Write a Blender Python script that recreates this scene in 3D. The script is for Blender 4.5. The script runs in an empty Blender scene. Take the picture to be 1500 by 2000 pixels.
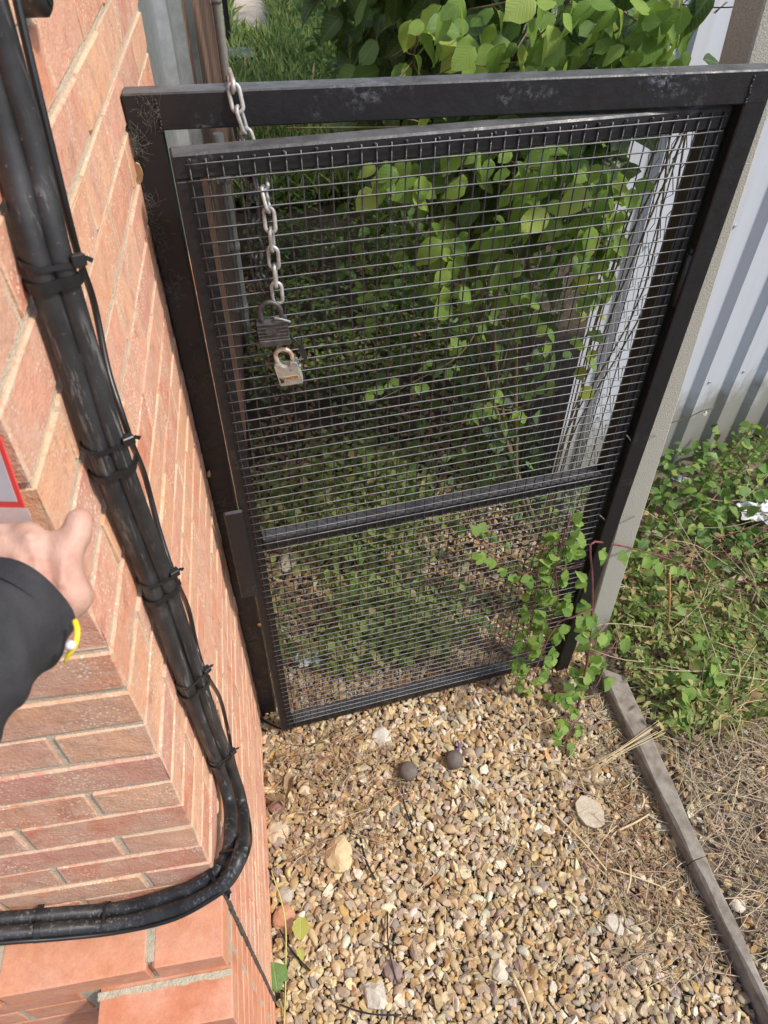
import bpy, math, random
import numpy as np
from mathutils import Vector, Matrix

R = math.radians
sc = bpy.context.scene
col = sc.collection
random.seed(7)
rng = np.random.default_rng(11)

# ---------------------------------------------------------------- camera
CAM = np.array([0.0, 0.0, 2.2345])
PITCH, YAW, ROLL, FOC = 0.7905, 0.1738, 0.0117, 1387.0   # focal length in photo pixels (1500 x 2000)
_fw = np.array([math.sin(YAW)*math.cos(PITCH), math.cos(YAW)*math.cos(PITCH), -math.sin(PITCH)])
_r0 = np.array([math.cos(YAW), -math.sin(YAW), 0.0])
_u0 = np.cross(_r0, _fw)
_rt = _r0*math.cos(ROLL) + _u0*math.sin(ROLL)
_up = -_r0*math.sin(ROLL) + _u0*math.cos(ROLL)
cd = bpy.data.cameras.new('camera')
cam = bpy.data.objects.new('camera', cd)
col.objects.link(cam)
cam.matrix_world = Matrix(((_rt[0], _up[0], -_fw[0], CAM[0]), (_rt[1], _up[1], -_fw[1], CAM[1]),
                           (_rt[2], _up[2], -_fw[2], CAM[2]), (0, 0, 0, 1)))
cd.sensor_fit = 'VERTICAL'
cd.sensor_height = 36.0
cd.sensor_width = 27.0
cd.lens = FOC/2000.0*36.0
cd.clip_start = 0.02
cd.clip_end = 500.0
cd.dof.use_dof = True
cd.dof.focus_distance = 1.75
cd.dof.aperture_fstop = 13.0
sc.camera = cam

# ---------------------------------------------------------------- sky, sun, exposure
SUN_EL, SUN_AZ = R(52.0), R(-27.0)       # azimuth measured from +X towards +Y
to_sun = Vector((math.cos(SUN_EL)*math.cos(SUN_AZ), math.cos(SUN_EL)*math.sin(SUN_AZ), math.sin(SUN_EL)))
w = bpy.data.worlds.new('World')
sc.world = w
w.use_nodes = True
wn = w.node_tree
wn.nodes.clear()
sky = wn.nodes.new('ShaderNodeTexSky')
sky.sky_type = 'NISHITA'
sky.sun_disc = False
sky.sun_elevation = SUN_EL
sky.sun_rotation = math.atan2(to_sun.x, to_sun.y)
sky.air_density = 1.0
sky.dust_density = 2.0
sky.ozone_density = 1.0
bg = wn.nodes.new('ShaderNodeBackground')
bg.inputs['Strength'].default_value = 0.15
wo = wn.nodes.new('ShaderNodeOutputWorld')
wn.links.new(sky.outputs[0], bg.inputs[0])
wn.links.new(bg.outputs[0], wo.inputs[0])
sd = bpy.data.lights.new('sun', 'SUN')
sd.energy = 2.5
sd.angle = R(5.0)
sd.color = (1.0, 0.945, 0.86)
sun = bpy.data.objects.new('sun', sd)
col.objects.link(sun)
sun.rotation_euler = to_sun.to_track_quat('Z', 'Y').to_euler()
sc.view_settings.view_transform = 'Standard'
sc.view_settings.look = 'None'
sc.view_settings.exposure = 0.54
sc.view_settings.gamma = 1.0
sc.view_settings.use_curve_mapping = False
sc.cycles.max_bounces = 6
sc.cycles.transparent_max_bounces = 8

# ---------------------------------------------------------------- helpers
def ray(px, py):
    return _rt*(px-750)/FOC - _up*(py-1000)/FOC + _fw
def at(px, py, axis, val):
    """the point seen at photo pixel (px, py) on the plane axis = val (0 x, 1 y, 2 z)"""
    d = ray(px, py)
    return CAM + d*(val-CAM[axis])/d[axis]
def dep(px, py, t):
    return CAM + ray(px, py)*t
TH = 0.1124
L0 = np.array([-0.1031, 1.1838, 0.0])
LE = np.array([math.cos(TH), math.sin(TH), 0.0])
LN = np.array([-math.sin(TH), math.cos(TH), 0.0])
def leafpt(u, v, z):
    return L0 + LE*u + LN*v + np.array([0, 0, z])
def atleaf(px, py, v=0.0):
    d = ray(px, py)
    return CAM + d*((LN@(L0-CAM)+v)/(LN@d))

def tag(o, label=None, cat=None, group=None, kind=None):
    if label: o['label'] = label
    if cat: o['category'] = cat
    if group: o['group'] = group
    if kind: o['kind'] = kind
    return o
def empty(name, loc=(0, 0, 0)):
    o = bpy.data.objects.new(name, None)
    o.empty_display_size = 0.1
    o.location = loc
    col.objects.link(o)
    return o
WM = {}
def obj(name, me, mat=None, parent=None, mw=None):
    o = bpy.data.objects.new(name, me)
    col.objects.link(o)
    if mat is not None and len(me.materials) == 0:
        me.materials.append(mat)
    if mw is not None:
        o.matrix_basis = mw
    WM[o.name] = Matrix(mw) if mw is not None else Matrix.Identity(4)
    if parent is not None:
        o.parent = parent
        pw = WM.get(parent.name)
        o.matrix_parent_inverse = (pw if pw is not None else Matrix.Translation(parent.location)).inverted()
    return o
def frame_m(o, x, y, z):
    m = Matrix.Identity(4)
    for i, c in enumerate((x, y, z, o)):
        for k in range(3): m[k][i] = float(c[k])
    return m

class MB:
    def __init__(s):
        s.v = []; s.f = []; s.sm = []
        s.n = 0
    def add(s, v, f, smooth=False):
        v = np.asarray(v, float)
        s.v.append(v)
        for q in f:
            s.f.append(tuple(int(i)+s.n for i in q)); s.sm.append(smooth)
        s.n += len(v)
        return s
    def box(s, lo, hi, mtx=None, bev=0.0):
        lo = np.minimum(lo, hi) if False else np.asarray(lo, float); hi = np.asarray(hi, float)
        if bev <= 0:
            v = [(x, y, z) for x in (lo[0], hi[0]) for y in (lo[1], hi[1]) for z in (lo[2], hi[2])]
            f = [(0, 1, 3, 2), (4, 6, 7, 5), (0, 4, 5, 1), (2, 3, 7, 6), (0, 2, 6, 4), (1, 5, 7, 3)]
        else:
            b = bev
            v = []; idx = {}
            for sx in (0, 1):
                for sy in (0, 1):
                    for sz in (0, 1):
                        c = [(lo, hi)[k][i] for i, k in enumerate((sx, sy, sz))]
                        dn = [1 if k == 0 else -1 for k in (sx, sy, sz)]
                        for ax in range(3):
                            p = [c[i]+(0 if i == ax else dn[i]*b) for i in range(3)]
                            idx[(sx, sy, sz, ax)] = len(v); v.append(p)
            f = []
            def q(*k):
                f.append([idx[i] for i in k])
            for ax in range(3):
                a1, a2 = [(1, 2), (2, 0), (0, 1)][ax]
                for sd_ in (0, 1):
                    def key(i, j, A=ax):
                        k = [0, 0, 0]; k[ax] = sd_; k[a1] = i; k[a2] = j
                        return (*k, A)
                    c4 = [key(0, 0), key(1, 0), key(1, 1), key(0, 1)]
                    q(*(c4 if sd_ else c4[::-1]))
                for i in (0, 1):
                    for j in (0, 1):
                        def k3(t, A):
                            k = [0, 0, 0]; k[ax] = t; k[a1] = i; k[a2] = j
                            return (*k, A)
                        q4 = [k3(0, a1), k3(1, a1), k3(1, a2), k3(0, a2)]
                        q(*(q4 if (i == j) else q4[::-1]))
            for sx in (0, 1):
                for sy in (0, 1):
                    for sz in (0, 1):
                        t = [(sx, sy, sz, 0), (sx, sy, sz, 1), (sx, sy, sz, 2)]
                        q(*(t if (sx+sy+sz) % 2 == 1 else t[::-1]))
        v = np.array(v)
        if mtx is not None:
            m = np.array(mtx); v = v@m[:3, :3].T + m[:3, 3]
        return s.add(v, f)
    def tube(s, path, r, n=8, closed=False, cap=True, smooth=True, flat=1.0, up=None):
        P = np.asarray(path, float); k = len(P)
        rr = np.full(k, r) if np.isscalar(r) else np.asarray(r, float)
        T = np.gradient(P, axis=0) if not closed else np.roll(P, -1, 0)-np.roll(P, 1, 0)
        T /= np.linalg.norm(T, axis=1)[:, None]+1e-12
        a = np.array(up if up is not None else ((0, 0, 1) if abs(T[0][2]) < .9 else (1, 0, 0)), float)
        V = []
        nx = a-T[0]*(a@T[0]); nx /= np.linalg.norm(nx)
        for i in range(k):
            nx = nx-T[i]*(nx@T[i]); nx /= np.linalg.norm(nx)
            ny = np.cross(T[i], nx)
            for j in range(n):
                an = 2*math.pi*j/n
                V.append(P[i]+rr[i]*(nx*math.cos(an)+ny*math.sin(an)*flat))
        F = []
        for i in range(k if closed else k-1):
            i2 = (i+1) % k
            for j in range(n):
                j2 = (j+1) % n
                F.append((i*n+j, i*n+j2, i2*n+j2, i2*n+j))
        s.add(V, F, smooth)
        if cap and not closed:
            b = s.n-len(V)
            s.f.append(tuple(b+j for j in range(n))[::-1]); s.sm.append(False)
            s.f.append(tuple(b+(k-1)*n+j for j in range(n))); s.sm.append(False)
        return s
    def ribbon(s, path, side, width, thick):
        """flat strap along path; side = direction of its width"""
        P = np.asarray(path, float); k = len(P)
        T = np.gradient(P, axis=0); T /= np.linalg.norm(T, axis=1)[:, None]
        V = []; F = []
        for i in range(k):
            S = np.array(side[i] if np.ndim(side) == 2 else side, float); S = S-T[i]*(S@T[i]); S /= np.linalg.norm(S)
            N_ = np.cross(T[i], S)
            for a_, b_ in ((-1, -1), (1, -1), (1, 1), (-1, 1)):
                V.append(P[i]+S*a_*width/2+N_*b_*thick/2)
        for i in range(k-1):
            for j in range(4):
                F.append((i*4+j, i*4+(j+1) % 4, i*4+4+(j+1) % 4, i*4+4+j))
        F += [(3, 2, 1, 0), (k*4-4, k*4-3, k*4-2, k*4-1)]
        return s.add(V, F)
    def prism(s, outline, h0, h1, mtx=None):
        o = np.asarray(outline, float); n = len(o)
        v = np.concatenate([np.c_[o, np.full(n, h0)], np.c_[o, np.full(n, h1)]])
        f = [tuple(range(n))[::-1], tuple(range(n, 2*n))]+[(i, (i+1) % n, n+(i+1) % n, n+i) for i in range(n)]
        if mtx is not None:
            m = np.array(mtx); v = v@m[:3, :3].T+m[:3, 3]
        return s.add(v, f)
    def mesh(s, name, smooth=None):
        me = bpy.data.meshes.new(name)
        me.from_pydata(np.concatenate(s.v).tolist() if s.v else [], [], s.f)
        me.polygons.foreach_set('use_smooth', np.array(s.sm if smooth is None else [smooth]*len(s.f), bool))
        me.update()
        return me
    def build(s, name, mat, parent=None, smooth=None):
        return obj(name, s.mesh(name, smooth), mat, parent)

def fastmesh(name, V, F, tint=None, smooth=True, smooth_arr=None, luv=None):
    """V (n,3), F (m,3 or 4) arrays; tint (n,3)"""
    me = bpy.data.meshes.new(name)
    V = np.ascontiguousarray(V, np.float32); F = np.ascontiguousarray(F, np.int32)
    k = F.shape[1]
    me.vertices.add(len(V)); me.vertices.foreach_set('co', V.ravel())
    me.loops.add(F.size); me.loops.foreach_set('vertex_index', F.ravel())
    me.polygons.add(len(F))
    me.polygons.foreach_set('loop_start', np.arange(0, F.size, k, dtype=np.int32))
    me.polygons.foreach_set('loop_total', np.full(len(F), k, np.int32))
    me.polygons.foreach_set('use_smooth', smooth_arr if smooth_arr is not None else np.full(len(F), smooth, bool))
    if tint is not None:
        a = me.attributes.new('tint', 'FLOAT_COLOR', 'POINT')
        a.data.foreach_set('color', np.c_[tint, np.ones(len(V))].astype(np.float32).ravel())
    if luv is not None:
        a = me.attributes.new('luv', 'FLOAT_COLOR', 'POINT')
        a.data.foreach_set('color', np.c_[luv, np.zeros(len(V)), np.ones(len(V))].astype(np.float32).ravel())
    me.update(calc_edges=True)
    me.validate()
    return me
def scatter(parts, pos, X, Y, Z, scale, tint, which=None):
    """merge copies of part meshes (list of (V,F tri)) placed with bases X,Y,Z (n,3), scale (n,) or (n,3), tint (n,3)"""
    n = len(pos)
    scale = np.asarray(scale, float)
    if scale.ndim == 1: scale = np.repeat(scale[:, None], 3, 1)
    which = np.zeros(n, int) if which is None else which
    VV = []; FF = []; TT = []; off = 0
    for k, (V, F) in enumerate(parts):
        m = np.nonzero(which == k)[0]
        if len(m) == 0: continue
        B = np.stack([X[m], Y[m], Z[m]], 1)            # (m,3axes,3)
        W = np.einsum('va,ma,mac->mvc', V, scale[m], B) + pos[m][:, None]
        VV.append(W.reshape(-1, 3))
        FF.append((F[None]+(np.arange(len(m))*len(V))[:, None, None]+off).reshape(-1, F.shape[1]))
        TT.append(np.repeat(tint[m], len(V), 0))
        off += len(m)*len(V)
    return np.concatenate(VV), np.concatenate(FF), np.concatenate(TT)
def basis(ydir, nrm):
    y = ydir/(np.linalg.norm(ydir, axis=1)[:, None]+1e-9)
    z = nrm-y*np.sum(nrm*y, 1)[:, None]
    z /= np.linalg.norm(z, axis=1)[:, None]+1e-9
    return np.cross(y, z), y, z
def smooth_path(pts, n=40):
    """Catmull-Rom through pts"""
    P = np.asarray(pts, float)
    P = np.concatenate([[2*P[0]-P[1]], P, [2*P[-1]-P[-2]]])
    d = np.r_[0, np.cumsum(np.linalg.norm(np.diff(P[1:-1], axis=0), axis=1))]
    out = []
    for s_ in np.linspace(0, d[-1]*(1-1e-9), n):
        i = min(np.searchsorted(d, s_, 'right')-1, len(d)-2)
        t = (s_-d[i])/(d[i+1]-d[i]+1e-12)
        a, b, c, e = P[i:i+4]
        out.append(.5*((2*b)+(c-a)*t+(2*a-5*b+4*c-e)*t*t+(3*b-a-3*c+e)*t**3))
    return np.array(out)

# ---------------------------------------------------------------- materials
def newmat(name):
    m = bpy.data.materials.new(name); m.use_nodes = True
    nt = m.node_tree
    return m, nt, nt.nodes['Principled BSDF']
def nd(nt, t, **kw):
    n = nt.nodes.new('ShaderNode'+t)
    for k, v in kw.items():
        if k in n.inputs: n.inputs[k].default_value = v
        else: setattr(n, k, v)
    return n
def coords(nt, kind='Object', rnd=False):
    tc = nd(nt, 'TexCoord')
    if not rnd: return tc.outputs[kind]
    oi = nd(nt, 'ObjectInfo')
    mu = nd(nt, 'VectorMath', operation='SCALE'); mu.inputs[0].default_value = (37.1, 91.7, 53.3)
    nt.links.new(oi.outputs['Random'], mu.inputs['Scale'])
    ad = nd(nt, 'VectorMath', operation='ADD')
    nt.links.new(tc.outputs[kind], ad.inputs[0]); nt.links.new(mu.outputs[0], ad.inputs[1])
    return ad.outputs[0]
def noise(nt, co, scale, detail=4, rough=.6, dist=0.0):
    n = nd(nt, 'TexNoise'); n.inputs['Scale'].default_value = scale; n.inputs['Detail'].default_value = detail
    n.inputs['Roughness'].default_value = rough; n.inputs['Distortion'].default_value = dist
    nt.links.new(co, n.inputs['Vector']); return n.outputs['Fac']
def ramp(nt, fac, stops, mode='LINEAR'):
    r = nd(nt, 'ValToRGB'); e = r.color_ramp.elements; r.color_ramp.interpolation = mode
    while len(e) < len(stops): e.new(.5)
    for k, (p, c) in enumerate(stops):
        e[k].position = p; e[k].color = (*(c if np.ndim(c) else (c, c, c)), 1)
    nt.links.new(fac, r.inputs[0]); return r.outputs[0]
def mix(nt, fac, a, b, mode='MIX'):
    m = nd(nt, 'Mix', data_type='RGBA', blend_type=mode)
    for s_, x in ((0, fac), (6, a), (7, b)):
        if hasattr(x, 'links'): nt.links.new(x, m.inputs[s_])
        else: m.inputs[s_].default_value = x if s_ == 0 else (*x, 1)
    return m.outputs[2]
def math_(nt, op, a, b=0.0, c=0.0, clamp=False):
    m = nd(nt, 'Math', operation=op); m.use_clamp = clamp
    for i, x in enumerate((a, b, c)):
        if hasattr(x, 'links'): nt.links.new(x, m.inputs[i])
        else: m.inputs[i].default_value = x
    return m.outputs[0]
def bump(nt, bs, h, strength=.5, dist=.002):
    b = nd(nt, 'Bump'); b.inputs['Strength'].default_value = strength; b.inputs['Distance'].default_value = dist
    nt.links.new(h, b.inputs['Height']); nt.links.new(b.outputs[0], bs.inputs['Normal'])
def basic(name, c1, c2=None, scale=20, rough=.7, metal=0.0, bs=.3, bscale=60, bdist=.002, rnd=False, lo=.35, hi=.65, kind='Object', spec=.5):
    m, nt, b = newmat(name)
    co = coords(nt, kind, rnd)
    f = noise(nt, co, scale)
    nt.links.new(ramp(nt, f, [(lo, c1), (hi, c2 or c1)]), b.inputs['Base Color'])
    b.inputs['Roughness'].default_value = rough; b.inputs['Metallic'].default_value = metal
    b.inputs['Specular IOR Level'].default_value = spec
    if bs: bump(nt, b, noise(nt, co, bscale), bs, bdist)
    return m

def brick_mat(name, ramp_stops, patch, speck=.0, drag=0.0, bstr=.6, half=None):
    m, nt, b = newmat(name)
    oi = nd(nt, 'ObjectInfo')
    base = ramp(nt, oi.outputs['Random'], ramp_stops, 'CONSTANT')
    co = coords(nt, 'Object', True)
    f1 = noise(nt, co, 13, 4, .6, .4)
    c = mix(nt, ramp(nt, f1, [(.40, 0), (.62, 1)]), base, patch)
    if speck: c = mix(nt, ramp(nt, noise(nt, co, 22, 4, .65), [(.56, 0), (.70, .55)]), c, (.40, .17, .115))
    f2 = noise(nt, co, 45, 5, .65)
    c = mix(nt, .5, c, ramp(nt, f2, [(.25, .35), (.8, .95)]), 'SOFT_LIGHT')
    f3 = noise(nt, co, 260, 3, .7)
    c = mix(nt, ramp(nt, f3, [(.4, .0), (.75, .38)]), c, mix(nt, .5, c, (.16, .07, .05)))
    if speck:
        v = nd(nt, 'TexVoronoi'); v.inputs['Scale'].default_value = 190; nt.links.new(co, v.inputs['Vector'])
        sp = math_(nt, 'MULTIPLY', ramp(nt, v.outputs['Distance'], [(.22, 1), (.36, 0)]), ramp(nt, noise(nt, co, 14, 3), [(.44, 0), (.62, 1)]))
        c = mix(nt, math_(nt, 'MULTIPLY', sp, speck), c, (.80, .68, .55))
    if half:      # mortar smeared unevenly over the arrises
        tc = nd(nt, 'TexCoord'); sx = nd(nt, 'SeparateXYZ'); nt.links.new(tc.outputs['Object'], sx.inputs[0])
        tt = math_(nt, 'MULTIPLY', ramp(nt, noise(nt, co, 60, 4, .7), [(.38, 0), (.72, 1)]), .0075)
        s_ = None
        for ax_, h_ in zip('XYZ', half):
            k_ = math_(nt, 'LESS_THAN', math_(nt, 'SUBTRACT', h_, math_(nt, 'ABSOLUTE', sx.outputs[ax_])), tt)
            s_ = k_ if s_ is None else math_(nt, 'ADD', s_, k_)
        c = mix(nt, math_(nt, 'MULTIPLY', math_(nt, 'GREATER_THAN', s_, 1.5), .4), c, (.62, .51, .36))
    nt.links.new(c, b.inputs['Base Color'])
    b.inputs['Roughness'].default_value = .95; b.inputs['Specular IOR Level'].default_value = .08
    h = math_(nt, 'ADD', f2, math_(nt, 'MULTIPLY', f3, .6))
    if drag:
        mp = nd(nt, 'Mapping'); mp.inputs['Rotation'].default_value = (0, R(28), R(20)); mp.inputs['Scale'].default_value = (30, 30, 260)
        nt.links.new(co, mp.inputs['Vector'])
        h = math_(nt, 'ADD', h, math_(nt, 'MULTIPLY', noise(nt, mp.outputs[0], 1.0, 3, .6), drag))
    bump(nt, b, h, bstr, .0022)
    return m
REDS = [(0, (.66, .28, .165)), (.16, (.70, .35, .20)), (.34, (.61, .24, .15)), (.5, (.69, .335, .225)), (.66, (.60, .275, .20)), (.82, (.72, .385, .23))]
m_brick = brick_mat('rough_brick', REDS, (.61, .345, .235), speck=.9, drag=.12, bstr=1.0, half=(.05125, .1075, .033))
SMO = [(0, (.56, .235, .135)), (.35, (.52, .205, .115)), (.7, (.59, .26, .15))]
m_smooth = brick_mat('smooth_brick', SMO, (.60, .29, .19), bstr=.4)
m_mortar = basic('mortar', (.57, .45, .32), (.66, .54, .39), 60, .95, bs=.9, bscale=320, bdist=.004)
m_mortar2 = basic('plinth_mortar', (.43, .37, .265), (.54, .475, .35), 60, .95, bs=.9, bscale=320, bdist=.004)

def paint_mat(name, base=(.012, .012, .014), chips=.5, rough=.38, dust_sheen=.0):
    m, nt, b = newmat(name)
    co = coords(nt, 'Object')
    f = noise(nt, co, 7, 3, .6, .3); g = noise(nt, co, 90, 5, .75)
    k = math_(nt, 'MULTIPLY', ramp(nt, f, [(.56, 0), (.68, 1)]), ramp(nt, g, [(.5, 0), (.66, 1)]))
    c = mix(nt, math_(nt, 'MULTIPLY', k, chips), base, (.30, .32, .37))
    ge = nd(nt, 'NewGeometry'); sx = nd(nt, 'SeparateXYZ'); nt.links.new(ge.outputs['Normal'], sx.inputs[0])
    if dust_sheen:   # surfaces facing up: dusty grey with sky sheen painted in
        d = math_(nt, 'MULTIPLY', ramp(nt, sx.outputs['Z'], [(.55, 0), (.9, 1)]), ramp(nt, noise(nt, co, 16, 5, .7), [(.3, .35), (.65, 1)]))
        c = mix(nt, math_(nt, 'MULTIPLY', d, dust_sheen), c, (.40, .40, .40))
    nt.links.new(c, b.inputs['Base Color'])
    nt.links.new(ramp(nt, noise(nt, co, 40, 4), [(.3, rough-.1), (.7, rough+.2)]), b.inputs['Roughness'])
    b.inputs['Specular IOR Level'].default_value = .45
    bump(nt, b, math_(nt, 'ADD', noise(nt, co, 120, 4, .7), math_(nt, 'MULTIPLY', k, 2.0)), .4, .0022)
    return m
m_black = paint_mat('black_gloss_paint', chips=.12, dust_sheen=.22)
m_black_worn = paint_mat('worn_black_paint', (.014, .014, .016), chips=.6, dust_sheen=.30)
m_wire = paint_mat('black_wire_paint', (.03, .03, .033), chips=.5, rough=.28, dust_sheen=.8)
m_web = basic('cobweb', (.11, .10, .085), (.20, .175, .145), 80, 1.0, bs=0)

def tint_mat(name, rough=.8, bs=.4, bscale=140, var=.35, spec=.3):
    m, nt, b = newmat(name)
    at_ = nd(nt, 'Attribute'); at_.attribute_name = 'tint'
    co = coords(nt, 'Object')
    f = noise(nt, co, 70, 5, .65)
    c = mix(nt, var, at_.outputs['Color'], ramp(nt, f, [(.3, .25), (.72, .85)]), 'OVERLAY')
    nt.links.new(c, b.inputs['Base Color'])
    b.inputs['Roughness'].default_value = rough; b.inputs['Specular IOR Level'].default_value = spec
    if bs: bump(nt, b, noise(nt, co, bscale, 5, .7), bs, .002)
    return m
m_gravel = tint_mat('gravel_stone')
m_straw = tint_mat('straw', rough=.75, bs=0, var=.15)

def leaf_mat(name, stops, rough=.42, trans=.26, spec=.35, veins=1.0):
    """tint.r = place on the colour ramp, tint.g = share of the per-object random added to it; luv = place across and along the blade"""
    m, nt, b = newmat(name)
    at_ = nd(nt, 'Attribute'); at_.attribute_name = 'tint'
    lu = nd(nt, 'Attribute'); lu.attribute_name = 'luv'
    sp = nd(nt, 'SeparateColor'); nt.links.new(at_.outputs['Color'], sp.inputs[0])
    su = nd(nt, 'SeparateColor'); nt.links.new(lu.outputs['Color'], su.inputs[0])
    oi = nd(nt, 'ObjectInfo')
    v = math_(nt, 'ADD', sp.outputs[0], math_(nt, 'MULTIPLY', math_(nt, 'SUBTRACT', oi.outputs['Random'], .5), sp.outputs[1]))
    co = coords(nt, 'Object', True)
    v = math_(nt, 'ADD', v, math_(nt, 'MULTIPLY', math_(nt, 'SUBTRACT', noise(nt, co, 30, 3), .5), .22))
    c = ramp(nt, v, stops)
    ax = math_(nt, 'ABSOLUTE', math_(nt, 'SUBTRACT', su.outputs[0], .5))
    ph = math_(nt, 'SUBTRACT', math_(nt, 'MULTIPLY', su.outputs[1], 26.0), math_(nt, 'MULTIPLY', ax, 26.0))
    sv = math_(nt, 'POWER', math_(nt, 'ABSOLUTE', math_(nt, 'COSINE', ph)), 14.0)
    mid = math_(nt, 'SUBTRACT', 1.0, math_(nt, 'MULTIPLY', ax, 22.0), clamp=True)
    ve = math_(nt, 'MAXIMUM', math_(nt, 'MULTIPLY', sv, .55), mid)
    c = mix(nt, math_(nt, 'MULTIPLY', ve, .40*veins), c, mix(nt, .5, c, (.42, .50, .22)))
    nt.links.new(c, b.inputs['Base Color'])
    b.inputs['Roughness'].default_value = rough; b.inputs['Specular IOR Level'].default_value = spec
    if veins: bump(nt, b, math_(nt, 'SUBTRACT', math_(nt, 'MULTIPLY', noise(nt, co, 60, 3), .8), ve), .5, .0012)
    tr = nd(nt, 'BsdfTranslucent')
    nt.links.new(mix(nt, .5, c, (.34, .48, .05), 'MIX'), tr.inputs['Color'])
    ms = nd(nt, 'MixShader'); ms.inputs[0].default_value = trans
    nt.links.new(b.outputs[0], ms.inputs[1]); nt.links.new(tr.outputs[0], ms.inputs[2])
    nt.links.new(ms.outputs[0], nt.nodes['Material Output'].inputs['Surface'])
    return m
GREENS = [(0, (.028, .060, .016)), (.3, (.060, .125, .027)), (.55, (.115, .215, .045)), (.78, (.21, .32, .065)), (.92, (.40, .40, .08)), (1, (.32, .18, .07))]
m_leaf = leaf_mat('green_leaf', GREENS)
m_weed = leaf_mat('weed_leaf', [(0, (.040, .078, .020)), (.35, (.095, .165, .040)), (.65, (.18, .26, .065)), (.85, (.30, .33, .10)), (1, (.46, .36, .15))], rough=.55, trans=.3)
m_lit = leaf_mat('sunlit_leaf', [(0, (.040, .085, .020)), (.3, (.095, .19, .036)), (.55, (.18, .31, .055)), (.78, (.28, .42, .08)), (.92, (.42, .44, .09)), (1, (.34, .20, .08))], rough=.45, trans=.42)  # brighter copy of the green leaf, sunlight put into the colours
m_stem = basic('green_stem', (.10, .085, .04), (.17, .13, .06), 40, .7, bs=.3)
m_cane = basic('bramble_cane', (.12, .035, .045), (.20, .07, .06), 60, .55, bs=.3)

# ================================================================ the building on the left
WX, CY, CH = -0.1984, 0.4395, 0.0748      # face of the side wall, y of the outer corner, course height
JN = 0.0088                                  # mortar joint
Z0 = 1.557 - 21*CH                          # a bed joint near the ground
def brick_variants(n, size, bev, jit, seed):
    out = []
    g = np.random.default_rng(seed)
    for k in range(n):
        b = MB().box((-size[0]/2, -size[1]/2, -size[2]/2), (size[0]/2, size[1]/2, size[2]/2), bev=bev)
        b.v = [v+g.normal(0, jit, v.shape) for v in b.v]
        out.append(b.mesh('brick', False))
    return out
BL, BW, BHt = 0.215, 0.1025, CH-JN
full = brick_variants(9, (BW, BL, BHt), .0024, .0011, 1)       # long side along y
bld = empty('brick_building', (WX-.1, 1.1, 0))
tag(bld, 'red brick building corner with rough speckled bricks, along the left edge', 'building')
def put_brick(c, along_y, meshes, mat, parent, name='brick', g=random):
    me = g.choice(meshes)
    rz = 0 if along_y else math.pi/2
    if g.random() < .5: rz += math.pi
    m = Matrix.Translation(Vector((c[0]+g.uniform(-.0005, .0008), c[1]+g.uniform(-.0006, .0006), c[2]+g.uniform(-.0012, .0012)))) @ Matrix.Rotation(rz+g.uniform(-.0025, .0025), 4, 'Z')
    return obj(name, me, mat, parent, m)
YEND = 1.785
step = BL+JN
zc = Z0
k = 0
while zc < 2.42:
    z = zc+JN/2+BHt/2
    odd = (k % 2 == 0)
    y = CY
    if odd:                                  # header of the front face's brick shows on the side wall
        if zc > .88: put_brick((WX-BL/2, CY+BW/2, z), False, full, m_brick, bld)
        else: put_brick((WX-BL/2, CY+BW/2, z), False, full, m_brick, bld)
        y = CY+BW+JN
    while y < YEND-.03:
        ln = min(BL, YEND-y)
        if ln > .2:
            put_brick((WX-BW/2, y+BL/2, z), True, full, m_brick, bld)
        else:
            b = MB().box((-BW/2, -ln/2, -BHt/2), (BW/2, ln/2, BHt/2), bev=.003)
            obj('brick', b.mesh('brick'), m_brick, bld, Matrix.Translation((WX-BW/2, y+ln/2, z)))
        y += step
    if zc > .88:                             # front face above the plinth
        x = WX-(BL+JN if odd else BW+JN)
        while x > -.80:
            put_brick((x-BL/2, CY+BW/2, z), False, full, m_brick, bld)
            x -= step
    zc += CH
    k += 1
core = MB()
core.box((WX-.30, CY+.055, 0), (WX-.0026, YEND-.002, 2.43))
core.box((-1.0, CY+.0028, .80), (WX-.0026, CY+.055, 2.43))
core.build('mortar', m_mortar, bld)
m_dirt = basic('dirty_sealant', (.035, .03, .025), (.12, .10, .08), 90, .95, bs=1, bscale=200)

# smooth red plinth wall against the front face
pl = empty('plinth_wall', (-.5, .39, 0))
tag(pl, 'low wall of smooth red bricks stepping out under the cables, bottom left corner', 'wall')
def pbrick(lo, hi, g=random):
    lo = np.array(lo); hi = np.array(hi)
    c = (lo+hi)/2; h = (hi-lo)/2
    b = MB().box(-h, h, bev=.0025)
    b.v = [v+rng.normal(0, .0006, v.shape) for v in b.v]
    return obj('brick', b.mesh('brick', False), m_smooth, pl, Matrix.Translation(Vector(c)))
PX = WX+.0005
ZL = .905
yF, yP = .337, .270                          # fronts of the upper band and of the pier
# upper band, laid flat
x1 = PX
for ln in (.112, .228, .228, .228):
    pbrick((x1-ln, yF, ZL-.066), (x1, CY-.008, ZL))
    x1 -= ln+.012
# wall below the band, left of the pier
for r_ in range(11):
    zt = ZL-.066-.010-r_*CH
    if zt-.065 < -.02: break
    x1 = -.455-(.115 if r_ % 2 else 0)
    if r_ % 2: pbrick((-.455-.105, yF+.008, zt-.065), (-.455, yF+.11, zt))
    while x1 > -.95:
        pbrick((x1-.215, yF+.008, zt-.065), (x1, yF+.11, zt)); x1 -= .225
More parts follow.
